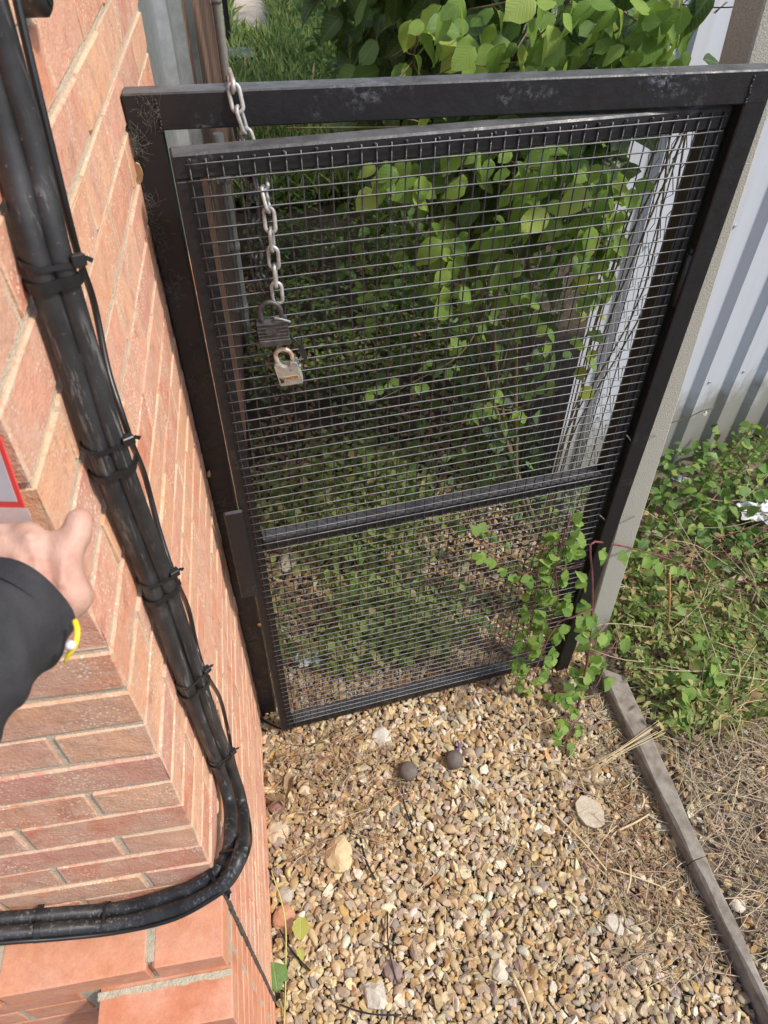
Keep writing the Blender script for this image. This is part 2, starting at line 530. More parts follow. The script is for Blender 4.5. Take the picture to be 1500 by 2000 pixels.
# pier
for r_ in range(11):
    zt = .800-r_*CH
    if zt-.065 < -.02: break
    lo_z = max(zt-.065, -.01)
    if r_ % 2 == 0:
        pbrick((PX-.222, yP, lo_z), (PX, yP+.1025, zt))
        pbrick((PX-.1025, yP+.1125, lo_z), (PX, CY-.008, zt))
    else:
        pbrick((PX-.1025, yP, lo_z), (PX, CY-.008, zt))
        pbrick((PX-.222, yP, lo_z), (PX-.1125, yP+.1025, zt))
c2 = MB()
c2.box((-1.0, yF+.0105, 0), (PX-.0016, CY-.0045, ZL-.0009))
c2.box((PX-.2215, yP+.0025, 0), (PX-.0016, yF+.0105, .7975))
c2.build('mortar', m_mortar2, pl)
n_ = 26; V = []
for i in range(n_):
    x_ = PX-.224+.222*i/(n_-1); d_ = .007+.0012*math.sin(i*.9)+rng.normal(0, .0005)
    V += [(x_, yF+.004, .7985), (x_, yF-d_, .7995), (x_, yF-d_*.8, .8015+rng.normal(0, .0003)), (x_, yF+.004, .8035+rng.normal(0, .0008))]
F = [(i*4+j, i*4+4+j, i*4+5+j, i*4+1+j) for i in range(n_-1) for j in range(3)]+[(0, 1, 2, 3), (n_*4-1, n_*4-2, n_*4-3, n_*4-4)]
MB().add(V, F).build('mortar_bed', m_mortar2, pl)
b = MB()
zz = 0.02
while zz < ZL:
    h = random.uniform(.006, .014)
    wv = random.uniform(.004, .009)
    b.box((PX-.01, CY-.009-wv*.3, zz), (PX+.0015+random.uniform(0, .002), CY-.002+wv*.4, zz+h)); zz += h*.85
b.build('joint_filler', m_dirt, pl)['kind'] = 'stuff'

# side wall beyond the gate: brick below, galvanised cladding above, darker brick farther on
def facade_mat(name, c1, c2, mort):
    m, nt, b = newmat(name)
    tc = nd(nt, 'TexCoord'); mp = nd(nt, 'Mapping'); mp.inputs['Rotation'].default_value = (0, R(-90), R(-90))
    sx = nd(nt, 'SeparateXYZ'); cb = nd(nt, 'CombineXYZ')
    nt.links.new(tc.outputs['Object'], sx.inputs[0]); nt.links.new(sx.outputs['Y'], cb.inputs['X']); nt.links.new(sx.outputs['Z'], cb.inputs['Y'])
    t = nd(nt, 'TexBrick'); nt.links.new(cb.outputs[0], t.inputs['Vector'])
    t.inputs['Scale'].default_value = 1.0; t.inputs['Brick Width'].default_value = .225; t.inputs['Row Height'].default_value = .075
    t.inputs['Mortar Size'].default_value = .005
    t.inputs['Color1'].default_value = (*c1, 1); t.inputs['Color2'].default_value = (*c2, 1); t.inputs['Mortar'].default_value = (*mort, 1)
    nt.links.new(t.outputs['Color'], b.inputs['Base Color']); b.inputs['Roughness'].default_value = .9
    bump(nt, b, noise(nt, tc.outputs['Object'], 120), .4, .003)
    return m
m_orange = facade_mat('far_orange_brick', (.52, .24, .14), (.46, .19, .11), (.50, .42, .32))
m_brown = facade_mat('far_brown_brick', (.20, .105, .07), (.24, .13, .085), (.27, .20, .15))
sw = empty('side_building', (-.5, 4, 0))
tag(sw, 'narrow sliver of brick and galvanised steel building running back behind the gate', 'building')
MB().box((-.9, YEND+.012, 0), (WX-.004, 3.02, 1.345)).build('orange_brick_base', m_orange, sw)
MB().box((-.9, 3.024, 0), (WX, 7.4, 2.7)).build('brown_brick_wall', m_brown, sw)
m_galv = basic('galvanised_steel', (.46, .48, .50), (.60, .62, .64), 35, .42, metal=.75, bs=.15, bscale=90)
cl = MB()
prof = [(1.80, 0), (2.20, 0), (2.215, .03), (2.28, .03), (2.295, 0), (2.72, 0), (2.735, .03), (2.80, .03), (2.815, 0), (3.27, 0), (3.285, .03), (3.35, .03)]
V = []; F = []
for (yy, xo) in prof:
    V += [(WX-.012+xo, yy, 1.33), (WX-.012+xo, yy, 3.0), (WX-.05, yy, 1.33), (WX-.05, yy, 3.0)]
for i in range(len(prof)-1):
    a = i*4
    F += [(a, a+4, a+5, a+1), (a+2, a+3, a+7, a+6), (a, a+2, a+6, a+4), (a+1, a+5, a+7, a+3)]
F += [(0, 1, 3, 2), (len(V)-4, len(V)-2, len(V)-1, len(V)-3)]
cl.add(V, F).build('steel_cladding', m_galv, sw)
MB().box((WX-.06, YEND+.001, 0), (WX-.02, YEND+.010, 2.43)).build('shadow_gap_trim', m_dirt, sw)
m_pipe = basic('grey_plastic_pipe', (.50, .47, .41), (.58, .55, .49), 12, .5, bs=.1)
def downpipe(y, z0, z1, r, label):
    t = empty('drain_pipe', (WX+.03, y, z0)); tag(t, label, 'pipe', None)
    q = MB(); q.tube([(WX+r+.012, y, z) for z in np.linspace(z0, z1, 6)], r, 12); q.build('pipe', m_pipe, t)
    for z in np.linspace(z0+.25, z1-.2, 3):
        c = MB(); c.tube([(WX+r+.012, y, z-.02), (WX+r+.012, y, z+.02)], r*1.18, 12); c.box((WX-.001, y-r*1.5, z-.012), (WX+.012, y+r*1.5, z+.012)); c.build('bracket', m_pipe, t)
    return t
downpipe(3.62, 0.0, 1.13, .024, 'nearer pale grey drain pipe on the wall, seen through the mesh by the chain')
downpipe(6.1, 0.0, 2.4, .032, 'farther pale drain pipe on the brown wall, above the top rail')

# ================================================================ gate frame
YF, FD = 1.2755, 0.042
fr = empty('gate_frame', (.35, YF+.02, 0))
tag(fr, 'black painted steel gate frame of posts and top rail, fixed beside the brick wall', 'gate frame')
def bar(name, lo, hi, mat, parent, mtx=None, bev=.004):
    return MB().box(lo, hi, mtx, bev).build(name, mat, parent)
XR0, XR1 = .865, .909
bar('left_post', (WX+.002, YF, -.05), (-.1450, YF+FD, 1.906), m_black, fr, bev=.0025)
bar('right_post', (XR0, YF, -.05), (XR1, YF+FD, 1.906), m_black, fr, bev=.0025)
bar('top_rail', (WX+.003, YF-.0005, 1.8525), (XR1-.0007, YF+FD+.0005, 1.9066), m_black_worn, fr, bev=.0025)

# ================================================================ gate leaf
LM = Matrix(((LE[0], LN[0], 0, L0[0]), (LE[1], LN[1], 0, L0[1]), (0, 0, 1, 0), (0, 0, 0, 1)))
gt = empty('mesh_gate', tuple(leafpt(.47, .02, 0)))
tag(gt, 'black steel gate leaf with square wire mesh, standing slightly ajar', 'gate')
ZT = 1.846
U0, U1 = -.026, .968
def lbar(name, u0, u1, v0, v1, z0, z1, mat=m_black, parent=gt):
    return MB().box((u0, v0, z0), (u1, v1, z1), LM, .0035).build(name, mat, parent)
lbar('stile', U0, .014, .003, .041, .030, ZT-.039)
lbar('stile', .930, U1, .003, .041, .030, ZT-.039)
lbar('top_rail', U0, U1, .002, .042, ZT-.039, ZT, m_black_worn)
lbar('middle_rail', .014, .930, .004, .040, .925, .962)
lbar('bottom_rail', .014, .930, .004, .040, .032, .074)
lbar('latch_plate', -.062, -.018, -.008, .002, .775, 1.085)
for (z0, z1) in ((1.455, 1.57), (.365, .475)):
    h = MB(); p = leafpt(U1+.006, -.004, 0)
    h.tube([(p[0], p[1], z0), (p[0], p[1], z1)], .0085, 12)
    ho = h.build('hinge', m_black, gt)
    pn = MB(); pn.tube([(p[0], p[1], z1), (p[0], p[1], z1+.012)], .0055, 10); pn.build('hinge_pin', m_black, ho)
WR = .0014
NI, PIT = 39, .025
zj = 1.8312
nj = 71
def wavy(P, amp, nseg):
    P = np.array(P); P[:, 1] += 0
    return P
for i in range(NI):
    zs = np.linspace(.050, zj+.006, 16)
    du = rng.normal(0, .0006, 16)
    pts = [leafpt(i*PIT+du[k_], -.0005+.0004*math.sin(k_*2.1+i), zs[k_]) for k_ in range(16)]
    MB().tube(pts, WR*1.12, 6).build('wire', m_wire, gt)
for j in range(nj):
    us = np.linspace(-.006, (NI-1)*PIT+.006, 18)
    dz = np.cumsum(rng.normal(0, .00035, 18)); dz -= np.linspace(dz[0], dz[-1], 18)
    pts = [leafpt(us[k_], -.0036, zj-j*PIT+dz[k_]) for k_ in range(18)]
    MB().tube(pts, WR*1.05, 6).build('wire', m_wire, gt)
# welds along the mesh edge
wb = MB()
for i in range(0, NI, 2):
    for z in (zj+.004,):
        p = leafpt(i*PIT+rng.normal(0, .003), -.0015, z+rng.normal(0, .001))
        wb.tube([p+np.array([0, 0, -.004]), p+np.array([0, 0, .004])], .0026, 6)
wb.build('weld', m_black, gt)['kind'] = 'stuff'

wl = MB()
for (x_, z_) in ((-.145, 1.8525), (XR0, 1.8525)):
    for k_ in range(9):
        wl.tube([(x_+rng.normal(0, .0008), YF-.0006, z_+.005*k_), (x_+rng.normal(0, .0008), YF-.0006, z_+.005*k_+.006)], .0021+rng.random()*.0008, 6)
wl.build('weld', m_black, fr)['kind'] = 'stuff'
# ================================================================ cables on the wall
m_cable, nt, b = newmat('black_cable_sheath')
co = coords(nt, 'Object')
mp = nd(nt, 'Mapping'); mp.inputs['Scale'].default_value = (160, 160, 9); nt.links.new(co, mp.inputs['Vector'])
stk = ramp(nt, noise(nt, mp.outputs[0], 1.0, 5, .7), [(.54, 0), (.66, 1)])
scf = math_(nt, 'MULTIPLY', stk, ramp(nt, noise(nt, co, 8, 4), [(.4, 0), (.6, 1)]))
spk = ramp(nt, noise(nt, co, 240, 2), [(.70, 0), (.76, .8)])
cb_ = ramp(nt, noise(nt, co, 22, 4), [(.35, (.013, .013, .014)), (.65, (.034, .034, .036))])
nt.links.new(mix(nt, math_(nt, 'MULTIPLY', math_(nt, 'MAXIMUM', scf, spk), .45), cb_, (.34, .33, .31)), b.inputs['Base Color'])
nt.links.new(ramp(nt, noise(nt, co, 40, 4), [(.3, .34), (.7, .55)]), b.inputs['Roughness'])
bump(nt, b, math_(nt, 'ADD', noise(nt, co, 60, 4), math_(nt, 'MULTIPLY', stk, .5)), .25, .0012)
m_tie = basic('black_nylon', (.010, .010, .011), (.016, .016, .017), 25, .35, bs=0)
CR = .0112
xi, xo = WX+.0155, WX+.0305
cab1 = [at(-118, -200, 0, xi), at(-46, 60, 0, xi), at(20, 300, 0, xi), at(68, 500, 0, xi), at(133, 700, 0, xi), at(198, 900, 0, xi), at(297, 1150, 0, xi),
        at(350, 1300, 0, xi), at(388, 1400, 0, xi), at(428, 1500, 0, xi), at(446, 1560, 0, WX+.020), at(450, 1615, 0, WX+.026), at(446, 1660, 1, .468),
        at(425, 1700, 1, .436), at(385, 1728, 1, .426), at(330, 1748, 1, .424), at(235, 1774, 1, .424), at(120, 1785, 1, .424), at(0, 1795, 1, .424), at(-120, 1806, 1, .424), at(-300, 1820, 1, .424)]
cab2 = [at(-78, -200, 0, xo), at(0, 60, 0, xo), at(66, 300, 0, xo), at(114, 500, 0, xo), at(174, 700, 0, xo), at(235, 900, 0, xo), at(328, 1150, 0, xo),
        at(379, 1300, 0, xo), at(412, 1400, 0, xo), at(450, 1500, 0, xo), at(470, 1560, 0, WX+.035), at(474, 1615, 0, WX+.041), at(469, 1665, 1, .448),
        at(446, 1715, 1, .416), at(400, 1750, 1, .404), at(340, 1775, 1, .401), at(235, 1803, 1, .401), at(120, 1814, 1, .401), at(0, 1824, 1, .401), at(-120, 1835, 1, .401), at(-300, 1850, 1, .401)]
C1 = smooth_path(cab1, 120); C2 = smooth_path(cab2, 120)
tag(MB().tube(C1, CR, 16).build('thick_cable', m_cable), 'thick black cable lying closest to the bricks, inner of the pair', 'cable', 'thick cables clipped to the brick wall')
tag(MB().tube(C2, CR, 16).build('thick_cable', m_cable), 'thick black cable riding on the outside of the pair', 'cable', 'thick cables clipped to the brick wall')
xt = WX+.012
thin = [at(-10, -200, 0, xo), at(46, 60, 0, xo), at(103, 300, 0, xo), at(150, 490, 0, xo-.004), at(183, 590, 0, xt+.004), at(210, 720, 0, xt+.006), at(235, 800, 0, xo-.004), at(258, 868, 0, xo-.003), at(283, 930, 0, xt), at(312, 1040, 0, xt+.004), at(342, 1130, 0, xo-.004),
        at(368, 1190, 0, xt+.004), at(386, 1270, 0, xt+.004), at(403, 1318, 0, xo-.003), at(430, 1365, 0, xt+.003), at(446, 1430, 0, xt+.003), at(456, 1485, 0, xo-.004), at(478, 1560, 0, xo), at(489, 1625, 0, WX+.038), at(484, 1665, 1, .452), at(455, 1722, 1, .412),
        at(420, 1752, 1, .395), at(340, 1795, 1, .388), at(235, 1820, 1, .388), at(120, 1833, 1, .387), at(0, 1842, 1, .387), at(-300, 1872, 1, .387)]
tag(MB().tube(smooth_path(thin, 150), .0036, 8).build('thin_cable', m_tie), 'thin black cable looping loosely beside the thick pair', 'cable')
def frame_at(px, py):
    """cross-section of the pair nearest the photo pixel"""
    best = None
    for i in range(2, 118):
        m = (C1[i]+C2[i])/2; d = m-CAM; zz_ = d@_fw
        e = (750+FOC*(d@_rt)/zz_-px)**2+(1000-FOC*(d@_up)/zz_-py)**2
        if best is None or e < best[0]: best = (e, i)
    i = best[1]
    T = C1[i+1]-C1[i-1]; T /= np.linalg.norm(T)
    a = C1[i]; j = int(np.argmin(np.linalg.norm(C2-a, axis=1))); b_ = C2[j]
    D = b_-a; D -= T*(D@T); L_ = np.linalg.norm(D); D /= L_
    return (a+(a+D*L_))/2, T, D, np.cross(T, D), L_
def cable_tie(px, py, label, wd=.0045, head=True):
    c, T, D, S, L_ = frame_at(px, py)
    P = []
    r = CR+.0014
    for k_ in range(33):
        an = 2*math.pi*k_/32
        P.append(c+T*.004*math.cos(an)+D*(math.cos(an)*r+(L_/2)*(1 if math.cos(an) > 0 else -1))+S*math.sin(an)*r+T*math.sin(an)*.002)
    t = empty('cable_tie', tuple(c)); tag(t, label, 'cable tie', 'cable ties round the black cables')
    MB().ribbon(P, T, wd, .0014).build('strap', m_tie, t)
    if head:
        h0 = c+D*(L_/2+r*.7)-S*r*.8 if (S@_rt) < 0 else c+D*(L_/2+r*.7)+S*r*.8
        m_ = frame_m(h0, T, D, S)
        hd = MB().box((-.0050, -.004, -.0042), (.0050, .008, .0042), m_, .001).build('head', m_tie, t)
        MB().ribbon([h0+D*.004, h0+D*.010, h0+D*.014+T*.003], T, wd*.9, .0012).build('tail', m_tie, hd)
    return t
def saddle_clip(px, py, label, wall='A'):
    c, T, D, S, L_ = frame_at(px, py)
    P = []
    r = CR+.001
    for k_ in range(25):
        s_ = -1+2*k_/24.0
        hump = abs(math.sin(s_*math.pi))
        P.append(c+D*(s_*(L_/2+r*1.15))+(-S if wall == 'x' else S*0)+np.zeros(3))
    view = CAM-c; view -= T*(view@T); view /= np.linalg.norm(view)
    sd_ = np.cross(T, view)
    P = []
    xc, hc = (L_/2)*(D@sd_), (L_/2)*(D@view)
    for k_ in range(33):
        x_ = (-1+2*k_/32.0)*(abs(xc)+CR+.006)
        hs = [-.006]
        for s_ in (-1, 1):
            q_ = (CR+.0018)**2-(x_-s_*xc)**2
            if q_ > 0: hs.append(s_*hc+math.sqrt(q_))
        P.append(c+sd_*x_+view*max(hs))
    P = np.array(P); P[1:-1] = (P[:-2]+2*P[1:-1]+P[2:])/4
    t = empty('saddle_clip', tuple(c)); tag(t, label, 'clip', 'saddle clips holding the cables')
    MB().ribbon(P, T, .0095, .0022).build('strap', m_tie, t)
    for k_ in (10, 21):
        p = P[k_]
        MB().tube([p-view*.004, p+view*.0012], .0028, 8).build('rivet', m_tie, t)
    return t
cable_tie(160, 505, 'uppermost cable tie on the vertical cables, blurred, near the top left')
cable_tie(245, 868, 'second cable tie down the vertical cables')
cable_tie(340, 1142, 'third cable tie down, level with the gate latch plate')
cable_tie(398, 1345, 'fourth cable tie down, above the bend')
cable_tie(440, 1490, 'fifth cable tie, where the cables begin to bend')
cable_tie(460, 1662, 'first of the three bands on the bend', head=False)
cable_tie(452, 1685, 'second of the three bands on the bend', head=False)
cable_tie(440, 1702, 'third of the three bands on the bend')
cable_tie(232, 1790, 'cable tie on the horizontal run of cables', head=False)
saddle_clip(150, 545, 'uppermost saddle clip on the vertical cables')
saddle_clip(255, 925, 'saddle clip below the second cable tie')
saddle_clip(350, 1180, 'saddle clip below the third cable tie')
saddle_clip(402, 1362, 'saddle clip below the fourth cable tie')
saddle_clip(438, 1503, 'saddle clip at the start of the bend')
saddle_clip(98, 1800, 'saddle clip on the horizontal run, lower left')

jb = at(64, -22, 0, WX+.014)
jt = empty('conduit_box', tuple(jb)); tag(jt, 'dark rounded conduit fitting on the bricks at the top left corner', 'fitting')
MB().tube([jb+np.array([-.013, 0, 0]), jb+np.array([.008, 0, 0]), jb+np.array([.012, 0, 0])], [.022, .022, .017], 20).build('body', m_cable, jt)
MB().tube([jb+np.array([.0, .0, .02]), jb+np.array([0, .01, .16])], .011, 12).build('conduit', m_cable, jt)
MB().tube([jb+np.array([.012, 0, 0]), jb+np.array([.0135, 0, 0])], .014, 16).build('lid', m_tie, jt)

# ================================================================ chain and padlocks
def metal(name, c1, c2, c3, scale=30, rough=.5, met=.5, bs=.3):
    m, nt, b = newmat(name); co = coords(nt, 'Object', True)
    f = noise(nt, co, scale, 5, .7)
    nt.links.new(ramp(nt, f, [(.30, c1), (.5, c2), (.68, c3)]), b.inputs['Base Color'])
    b.inputs['Roughness'].default_value = rough; b.inputs['Metallic'].default_value = met
    bump(nt, b, noise(nt, co, scale*4, 4), bs, .0015)
    return m
m_chain = metal('weathered_zinc', (.13, .12, .11), (.42, .42, .41), (.56, .56, .55), 40, .5, .35)
m_chain_dark = metal('tarnished_chain', (.02, .02, .02), (.05, .05, .052), (.30, .30, .30), 60, .45, .4)
m_lockblk = metal('dark_laminated_steel', (.040, .037, .038), (.085, .080, .080), (.14, .13, .13), 50, .45, .45)
m_brass = metal('tarnished_brass', (.20, .22, .22), (.42, .43, .40), (.55, .48, .30), 90, .5, .35, .6)
m_shk = metal('rusty_plated_shackle', (.30, .16, .06), (.58, .50, .38), (.68, .62, .52), 60, .5, .3)
def link_mesh(L_, W_, r):
    P = []
    a = L_/2-W_/2; q = W_/2-r
    for k_ in range(24):
        an = 2*math.pi*k_/24
        P.append((math.cos(an)*q+(a if math.cos(an) > 0 else -a), math.sin(an)*q, 0))
    return MB().tube(P, r, 8, closed=True).mesh('link', True)
lk = link_mesh(.046, .0245, .0034)
lk.materials.append(m_chain)
lkd = link_mesh(.046, .0245, .0034)
lkd.materials.append(m_chain_dark)
ch = empty('padlock_chain', tuple(leafpt(.1, 0, 1.4)))
tag(ch, 'pale galvanised steel chain looped over the frame top rail and through the mesh', 'chain')
def chain_along(pts, mesh, start=0.0, tilt=0.5, endpad=0.0):
    P = smooth_path(pts, 200); d = np.r_[0, np.cumsum(np.linalg.norm(np.diff(P, axis=0), axis=1))]
    pit = .0325; n = int((d[-1]-endpad)/pit)
    for i in range(n):
        s0, s1 = i*pit+start, (i+1)*pit+start
        a = np.array([np.interp(s0, d, P[:, k_]) for k_ in range(3)]); b_ = np.array([np.interp(s1, d, P[:, k_]) for k_ in range(3)])
        x = b_-a; x /= np.linalg.norm(x)
        nrm = LN.copy(); an = tilt+(math.pi/2 if i % 2 else 0)+random.uniform(-.15, .15)
        nrm = nrm-x*(nrm@x); nrm /= np.linalg.norm(nrm)
        sd_ = np.cross(nrm, x)
        y = sd_*math.cos(an)+nrm*math.sin(an); z = np.cross(x, y)
        obj('link', mesh, None, ch, frame_m((a+b_)/2, x, y, z))
top0 = at(453, 150, 2, 1.913)
chain_along([top0+np.array([-.004, .012, .0]), at(456, 172, 1, YF-.006), at(466, 215, 1, YF-.012), at(480, 258, 1, YF-.014), atleaf(497, 305, .055), atleaf(509, 350, .02), atleaf(521, 392, -.002), atleaf(527, 430, -.012), atleaf(532, 480, -.012), atleaf(537, 530, -.012), atleaf(543, 590, -.014)], lk, tilt=.35)
chain_along([top0+np.array([-.006, .036, -.012]), atleaf(478, 300, .085), atleaf(488, 345, .06), atleaf(494, 400, .035), atleaf(499, 460, .028), atleaf(504, 520, .024), atleaf(514, 570, .012), atleaf(527, 606, .004)], lkd, tilt=.6)

def text_mesh(s_, size, ext):
    c = bpy.data.curves.new('t', 'FONT'); c.body = s_; c.size = size; c.extrude = ext; c.align_x = 'CENTER'; c.align_y = 'CENTER'
    o = bpy.data.objects.new('t', c); col.objects.link(o)
    dg = bpy.context.evaluated_depsgraph_get()
    me = bpy.data.meshes.new_from_object(o.evaluated_get(dg))
    bpy.data.objects.remove(o); bpy.data.curves.remove(c)
    me.materials.clear()
    return me
def lockframe(center, roll, yaw=0.0):
    x = LE*math.cos(roll)+np.array([0, 0, 1])*math.sin(roll)
    y = np.array([0, 0, 1])*math.cos(roll)-LE*math.sin(roll)
    z = np.cross(x, y)                    # towards the viewer
    x2 = x*math.cos(yaw)-z*math.sin(yaw); z2 = np.cross(x2, y)
    return frame_m(center, x2, y, z2)
# black laminated padlock
bc = atleaf(534, 647, -.020)
BM = lockframe(bc, .03, -.12)
k1 = empty('laminated_padlock', tuple(bc))
tag(k1, 'dark laminated steel padlock hanging at the end of the chain', 'padlock')
W2, T2 = .0275, .0115
bd = MB()
y0 = -.010
for k_ in range(9):
    q = .0006 if k_ % 2 == 0 else -.0006
    bd.box((-W2-q, y0+k_*.0036, -T2-q), (W2+q, y0+k_*.0036+.0036, T2+q), BM, .0007)
bd.build('body', m_lockblk, k1)
MB().box((-W2-.0015, -.0245, -T2-.0015), (W2+.0015, -.0108, T2+.0015), BM, .002).build('base', m_lockblk, k1)
hexo = [(-.0135, 0), (-.007, .0085), (.007, .0085), (.0135, 0), (.007, -.0085), (-.007, -.0085)]
hx = MB().prism(hexo, T2, T2+.0014, BM@Matrix.Translation((-.002, .008, 0))).build('emblem_plate', m_lockblk, k1)
tm = text_mesh('SLB', .0085, .0006); tm.materials.append(metal('worn_letters', (.10, .10, .10), (.16, .16, .16), (.2, .2, .2), 60, .4, .5))
obj('lettering', tm, None, hx, BM@Matrix.Translation((-.002, .008, T2+.0014)))
S_ = []
for k_ in range(25):
    an = math.pi*k_/24
    S_.append((-.0185*math.cos(an), .040+.0185*math.sin(an), 0))
S_ = [(-.0185, .018, 0), (-.0185, .030, 0)]+S_+[(.0185, .030, 0), (.0185, .018, 0)]
m4 = np.array(BM)
tr = lambda P, M_=m4: np.asarray(P)@M_[:3, :3].T+M_[:3, 3]
MB().tube(tr(S_), .0044, 12).build('shackle', m_lockblk, k1)
kc = MB().tube(tr([(.028, -.012, .004), (.036, -.017, .006), (.043, -.026, .008), (.046, -.036, .009)]), .0022, 8).build('keyhole_cover_strap', m_tie, k1)
ov = [(.0065*math.cos(t_), .0145*math.sin(t_)) for t_ in np.linspace(0, 2*math.pi, 20, endpoint=False)]
MB().prism(ov, 0, .004, BM@Matrix.Translation((.0485, -.047, .007))@Matrix.Rotation(.25, 4, 'Z')@Matrix.Rotation(.5, 4, 'Y')).build('keyhole_cover', m_tie, k1)
# loose pale ring round the shackle
rg = []
for t_ in np.linspace(0, 2*math.pi, 28, endpoint=False):
    rg.append((.019+.013*math.cos(t_), .024-.005*math.cos(t_)+.007*math.sin(t_), .005+.010*math.sin(t_)))
tag(MB().tube(tr(rg), .0020, 8, closed=True).build('wire_ring', m_chain), 'whitish bent wire ring round the shackle of the dark padlock', 'ring')
# brass padlock
cc = atleaf(564, 726, -.022)
GM = lockframe(cc, .17, -.25)@Matrix.Scale(1.14, 4)
k2 = empty('brass_padlock', tuple(cc))
tag(k2, 'tarnished brass padlock with cream rusty shackle, lowest in the chain', 'padlock')
a_ = .0195; hh = .0215
out = [(-a_, -hh), (a_, -hh), (a_, hh-.002), (a_-.003, hh), (.010, hh)]
for t_ in np.linspace(0, math.pi, 9): out.append((.0085*math.cos(t_), hh-.0075*math.sin(t_)))
out += [(-.010, hh), (-a_+.003, hh), (-a_, hh-.002)]
MB().prism(out, -.0085, .0085, GM).build('body', m_brass, k2)
S2 = [(-.0135, hh-.006, 0), (-.0135, hh+.006, 0)]+[(-.0135*math.cos(t_), hh+.011+.0135*math.sin(t_), 0) for t_ in np.linspace(0, math.pi, 17)]+[(.0135, hh+.006, 0), (.0135, hh-.006, 0)]
g4 = np.array(GM)
MB().tube(tr(S2, g4), .0043, 12).build('shackle', m_shk, k2)
pt = MB().box((-.0105, -.0045, .0085), (.0165, .0035, .0092), GM@Matrix.Translation((.0, -.006, 0)), .0003).build('name_panel', basic('gold_panel', (.55, .42, .20), (.62, .50, .28), 90, .5, bs=.2), k2)
tm = text_mesh('MASTER', .0072, .0003); tm.materials.append(basic('dark_letters', (.16, .07, .03), None, 20, .6, bs=0))
obj('lettering', tm, None, pt, GM@Matrix.Translation((.003, -.0065, .0094)))
MB().prism([(-.0165, -.016), (-.0105, -.014), (-.0105, -.0105), (-.0165, -.003)], .0085, .0092, GM).build('logo_mark', basic('dark_mark', (.02, .025, .025), None, 20, .6, bs=0), k2)
MB().tube(tr([(a_, .010, 0), (a_+.004, .010, 0)], g4), .0042, 10).build('rivet', m_brass, k2)

# ================================================================ ground
def ground_h(x, y):
    return 0.0
m_soil = basic('soil', (.13, .095, .065), (.24, .185, .13), 9, .95, bs=.8, bscale=60, bdist=.01, kind='Object')
me = MB()
g_ = np.array([-120, -30, -8, -3, -1, 0, 1, 2, 3, 5, 8, 14, 30, 70, 200.])
V = [(x, y, -.016) for y in g_ for x in g_]
F = [(j*15+i, j*15+i+1, (j+1)*15+i+1, (j+1)*15+i) for j in range(14) for i in range(14)]
tag(me.add(V, F).build('ground', m_soil), kind='structure')
m_shade_soil = basic('shaded_soil', (.035, .025, .016), (.085, .058, .035), 14, .95, bs=.9, bscale=70, bdist=.012)  # darker soil behind the gate, the shade there put into its colour
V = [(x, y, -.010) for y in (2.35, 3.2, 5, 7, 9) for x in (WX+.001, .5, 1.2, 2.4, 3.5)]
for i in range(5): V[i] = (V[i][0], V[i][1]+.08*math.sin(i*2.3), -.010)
tag(MB().add(V, [(j*5+i, j*5+i+1, (j+1)*5+i+1, (j+1)*5+i) for j in range(4) for i in range(4)]).build('ground', m_shade_soil), kind='structure')
m_path = basic('dirt_path', (.40, .33, .26), (.52, .45, .37), 5, .95, bs=.6, bscale=40, bdist=.01)
P = []
for t_ in np.linspace(0, 1, 12):
    yy = 8.5+t_*12; xx = .25+.05*math.sin(t_*5)-.05*t_
    P.append((xx, yy))
V = []
for (xx, yy) in P: V += [(xx-.55-.15*random.random(), yy, -.008), (xx+.45+.15*random.random(), yy, -.008)]
tag(MB().add(V, [(2*i, 2*i+1, 2*i+3, 2*i+2) for i in range(11)]).build('path', m_path), kind='structure')

# gravel stones -------------------------------------------------------------
def ico(sub=1):
    t = (1+5**.5)/2
    v = [(-1, t, 0), (1, t, 0), (-1, -t, 0), (1, -t, 0), (0, -1, t), (0, 1, t), (0, -1, -t), (0, 1, -t), (t, 0, -1), (t, 0, 1), (-t, 0, -1), (-t, 0, 1)]
    v = [np.array(p)/np.linalg.norm(p) for p in v]
    f = [(0, 11, 5), (0, 5, 1), (0, 1, 7), (0, 7, 10), (0, 10, 11), (1, 5, 9), (5, 11, 4), (11, 10, 2), (10, 7, 6), (7, 1, 8), (3, 9, 4), (3, 4, 2), (3, 2, 6), (3, 6, 8), (3, 8, 9), (4, 9, 5), (2, 4, 11), (6, 2, 10), (8, 6, 7), (9, 8, 1)]
    for _ in range(sub):
        c = {}; nf = []
        def mid(a, b):
            k_ = (min(a, b), max(a, b))
            if k_ not in c:
                p = v[a]+v[b]; v.append(p/np.linalg.norm(p)); c[k_] = len(v)-1
            return c[k_]
        for a, b, d in f:
            x, y, z = mid(a, b), mid(b, d), mid(d, a)
            nf += [(a, x, z), (b, y, x), (d, z, y), (x, y, z)]
        f = nf
    return np.array(v), np.array(f)
IV, IF = ico(1)
def stone(g, ang):
    v = IV.copy()
    for _ in range(int(4+ang*5)):
        n_ = g.normal(size=3); n_ /= np.linalg.norm(n_); d = g.uniform(.22, .70) if ang > .3 else g.uniform(.55, .9)
        e = v@n_-d
        v -= np.outer(np.clip(e, 0, None), n_)
    v *= np.array([g.uniform(.85, 1.55), g.uniform(.65, 1.0), g.uniform(.38, .68)])
    v += g.normal(0, .035, v.shape)*(.4+ang)
    return v
g0 = np.random.default_rng(5)
def norm_(v): return v-(v.max(0)+v.min(0))/2
STN = [(norm_(stone(g0, a))*(1.25 if a > .3 else 1.0), IF) for a in np.r_[np.zeros(6), np.full(10, .5), np.full(18, 1.0)]]
IV2, IF2 = ico(0)
